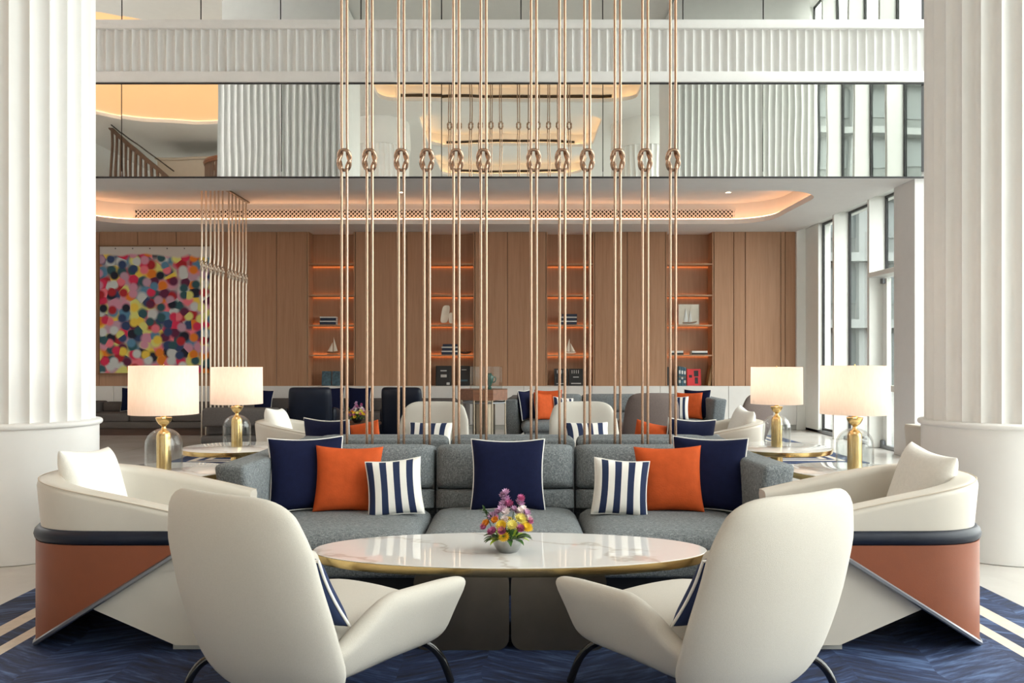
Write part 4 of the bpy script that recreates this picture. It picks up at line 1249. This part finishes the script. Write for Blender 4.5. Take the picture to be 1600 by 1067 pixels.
for nm, px, z, n in (('first niche', 514, zs[2], 2), ('second niche', 703, zs[3], 3), ('third niche', 888, zs[2], 3)):
    zz = z
    for i in range(n):
        hgt = .052
        flat_book('%s navy and white book in the small stack in the %s' % (['bottom', 'middle', 'top'][i] if n == 3 else ['lower', 'upper'][i], nm), px + i * .6, zz, .33 - .01 * i, .22, hgt, 'book_navy', 'paper')
        zz += hgt
        if i < n - 1 or n < 3:
            flat_book('thin white book in the stack in the %s, layer %s' % (nm, ORD[i]), px, zz, .33, .22, .03, 'book_white'); zz += .03
sailboat('model sailboat with two cream sails in the leftmost niche', 520, zs[3], .85)
sailboat('model boat with white sails in the third niche', 891, zs[3], .8, hull='sail', flip=-1)
up_book('teal book standing leftmost in the leftmost niche', 510, ZW, .19, .30, .04, 'book_teal')
up_book('teal book standing beside another in the leftmost niche', 526, ZW, .19, .30, .04, 'book_teal')
t = thing('sail_ornament', 'pale curved sail ornament in the second niche', 'ornament', (PX(698, YS), YS, zs[2]))
G().box(-.12, .14, -.05, .05, 0, .015).build('base', 'hull_wood', t, False)
G().pad(lambda u, v: (-.03 + u * .08 + .03 * v, -.02 * u * u, .22 + v * .18), .014, 8, 10, 4, 4).build('large_sail', 'sail', t)
G().pad(lambda u, v: (.09 + u * .05, .02 - .02 * u * u, .14 + v * .11), .012, 8, 8, 3, 4).build('small_sail', 'sail', t)
t = thing('model_canoe', 'small dark model boat beside the books in the second niche', 'model boat', (PX(727, YS), YS, zs[3]))
G().pad(lambda u, v: (u * .13, v * .03 * (1 - u * u), .035 + .03 * u * u), .05, 10, 6, 3, 3).build('hull', 'dark_wood', t)
G().tube([(-.04, 0, .03), (0, 0, .10), (.05, 0, .05)], .006, 5).build('mast', 'dark_wood', t)
up_book('black book with a small grey picture in the second niche', 693, ZW, .32, .41, .05, 'book_black', prints=((.3, .7, .72, .78, 'print_grey'), (.32, .7, .42, .56, 'print_grey'), (.7, .9, .04, .16, 'print_grey')))
up_book('dark blue black book on the right in the second niche', 725, ZW, .25, .41, .05, 'book_black', prints=((.15, .8, .22, .3, 'book_teal'), (.3, .7, .78, .82, 'print_grey')))
up_book('left black book with white motifs in the third niche', 877, ZW, .29, .35, .04, 'book_black', prints=tuple((x, x + .05, .72, .92, 'print_grey') for x in (.2, .35, .5, .65)) + ((.15, .85, .1, .14, 'print_grey'),))
up_book('right black book with white motifs in the third niche', 900, ZW, .29, .35, .04, 'book_black', prints=tuple((x, x + .05, .72, .92, 'print_grey') for x in (.2, .35, .5, .65)) + ((.3, .7, .48, .53, 'print_grey'), (.15, .85, .1, .16, 'print_grey')))
t = thing('boat_picture', 'clear block with a two sail boat in the niche nearest the windows', 'ornament', (PX(1076.5, YS), YS, zs[2]))
G().box(-.21, .21, .03, .05, 0, .42).build('panel', 'sail', t, False)
G().box(-.21, .21, -.05, -.044, 0, .42).build('glass_front', 'clear_glass', t, False)
G().pad(lambda u, v: (-.06 + u * .05 * (1 - (v + 1) / 2) , .02, .20 + v * .15), .012, 6, 8, 6, 4).build('large_sail', 'white_paint', t)
G().pad(lambda u, v: (.03 + u * .04 * (1 - (v + 1) / 2), .02, .18 + v * .13), .012, 6, 8, 6, 4).build('small_sail', 'white_paint', t)
G().pad(lambda u, v: (.02 + u * .15, .02, .04 + v * .018 + .03 * max(0, u) ** 2), .02, 8, 5, 4, 4).build('hull', 'hull_wood', t)
for px, wd, lb in ((1056, .27, 'left'), (1091.5, .33, 'right')):
    flat_book('lower flat book on the %s of the fourth niche shelf' % lb, px, zs[3], wd, .22, .035, 'book_black')
    flat_book('upper white flat book on the %s of the fourth niche shelf' % lb, px, zs[3] + .035, wd * .96, .21, .045, 'book_white')
up_book('black book at the left end of the niche nearest the windows', 1044.5, ZW, .10, .38, .16, 'book_black')
for i, px in enumerate((1060.5, 1064.5, 1068.5)):
    up_book('%s striped blue book standing beside the red book' % ORD[i], px, ZW, .05, .40 - .01 * i, .2, 'book_teal', tilt=0, face_on=False, prints=((.1, .9, .15 + .2 * (i % 2), .3 + .2 * (i % 2), 'print_grey'), (.2, .8, .62, .8, 'book_white'), (.2, .8, .45, .5, 'book_tan')))
up_book('red book with dark figure in the niche nearest the windows', 1084.5, ZW, .285, .345, .04, 'book_red', prints=((.5, .82, .55, .9, 'print_dark'), (.55, .78, .12, .5, 'print_dark'), (.14, .36, .48, .64, 'print_dark')))
up_book('tan book leaning against the niche side nearest the windows', 1106, ZW, .06, .42, .22, 'book_tan', tilt=10, face_on=False)
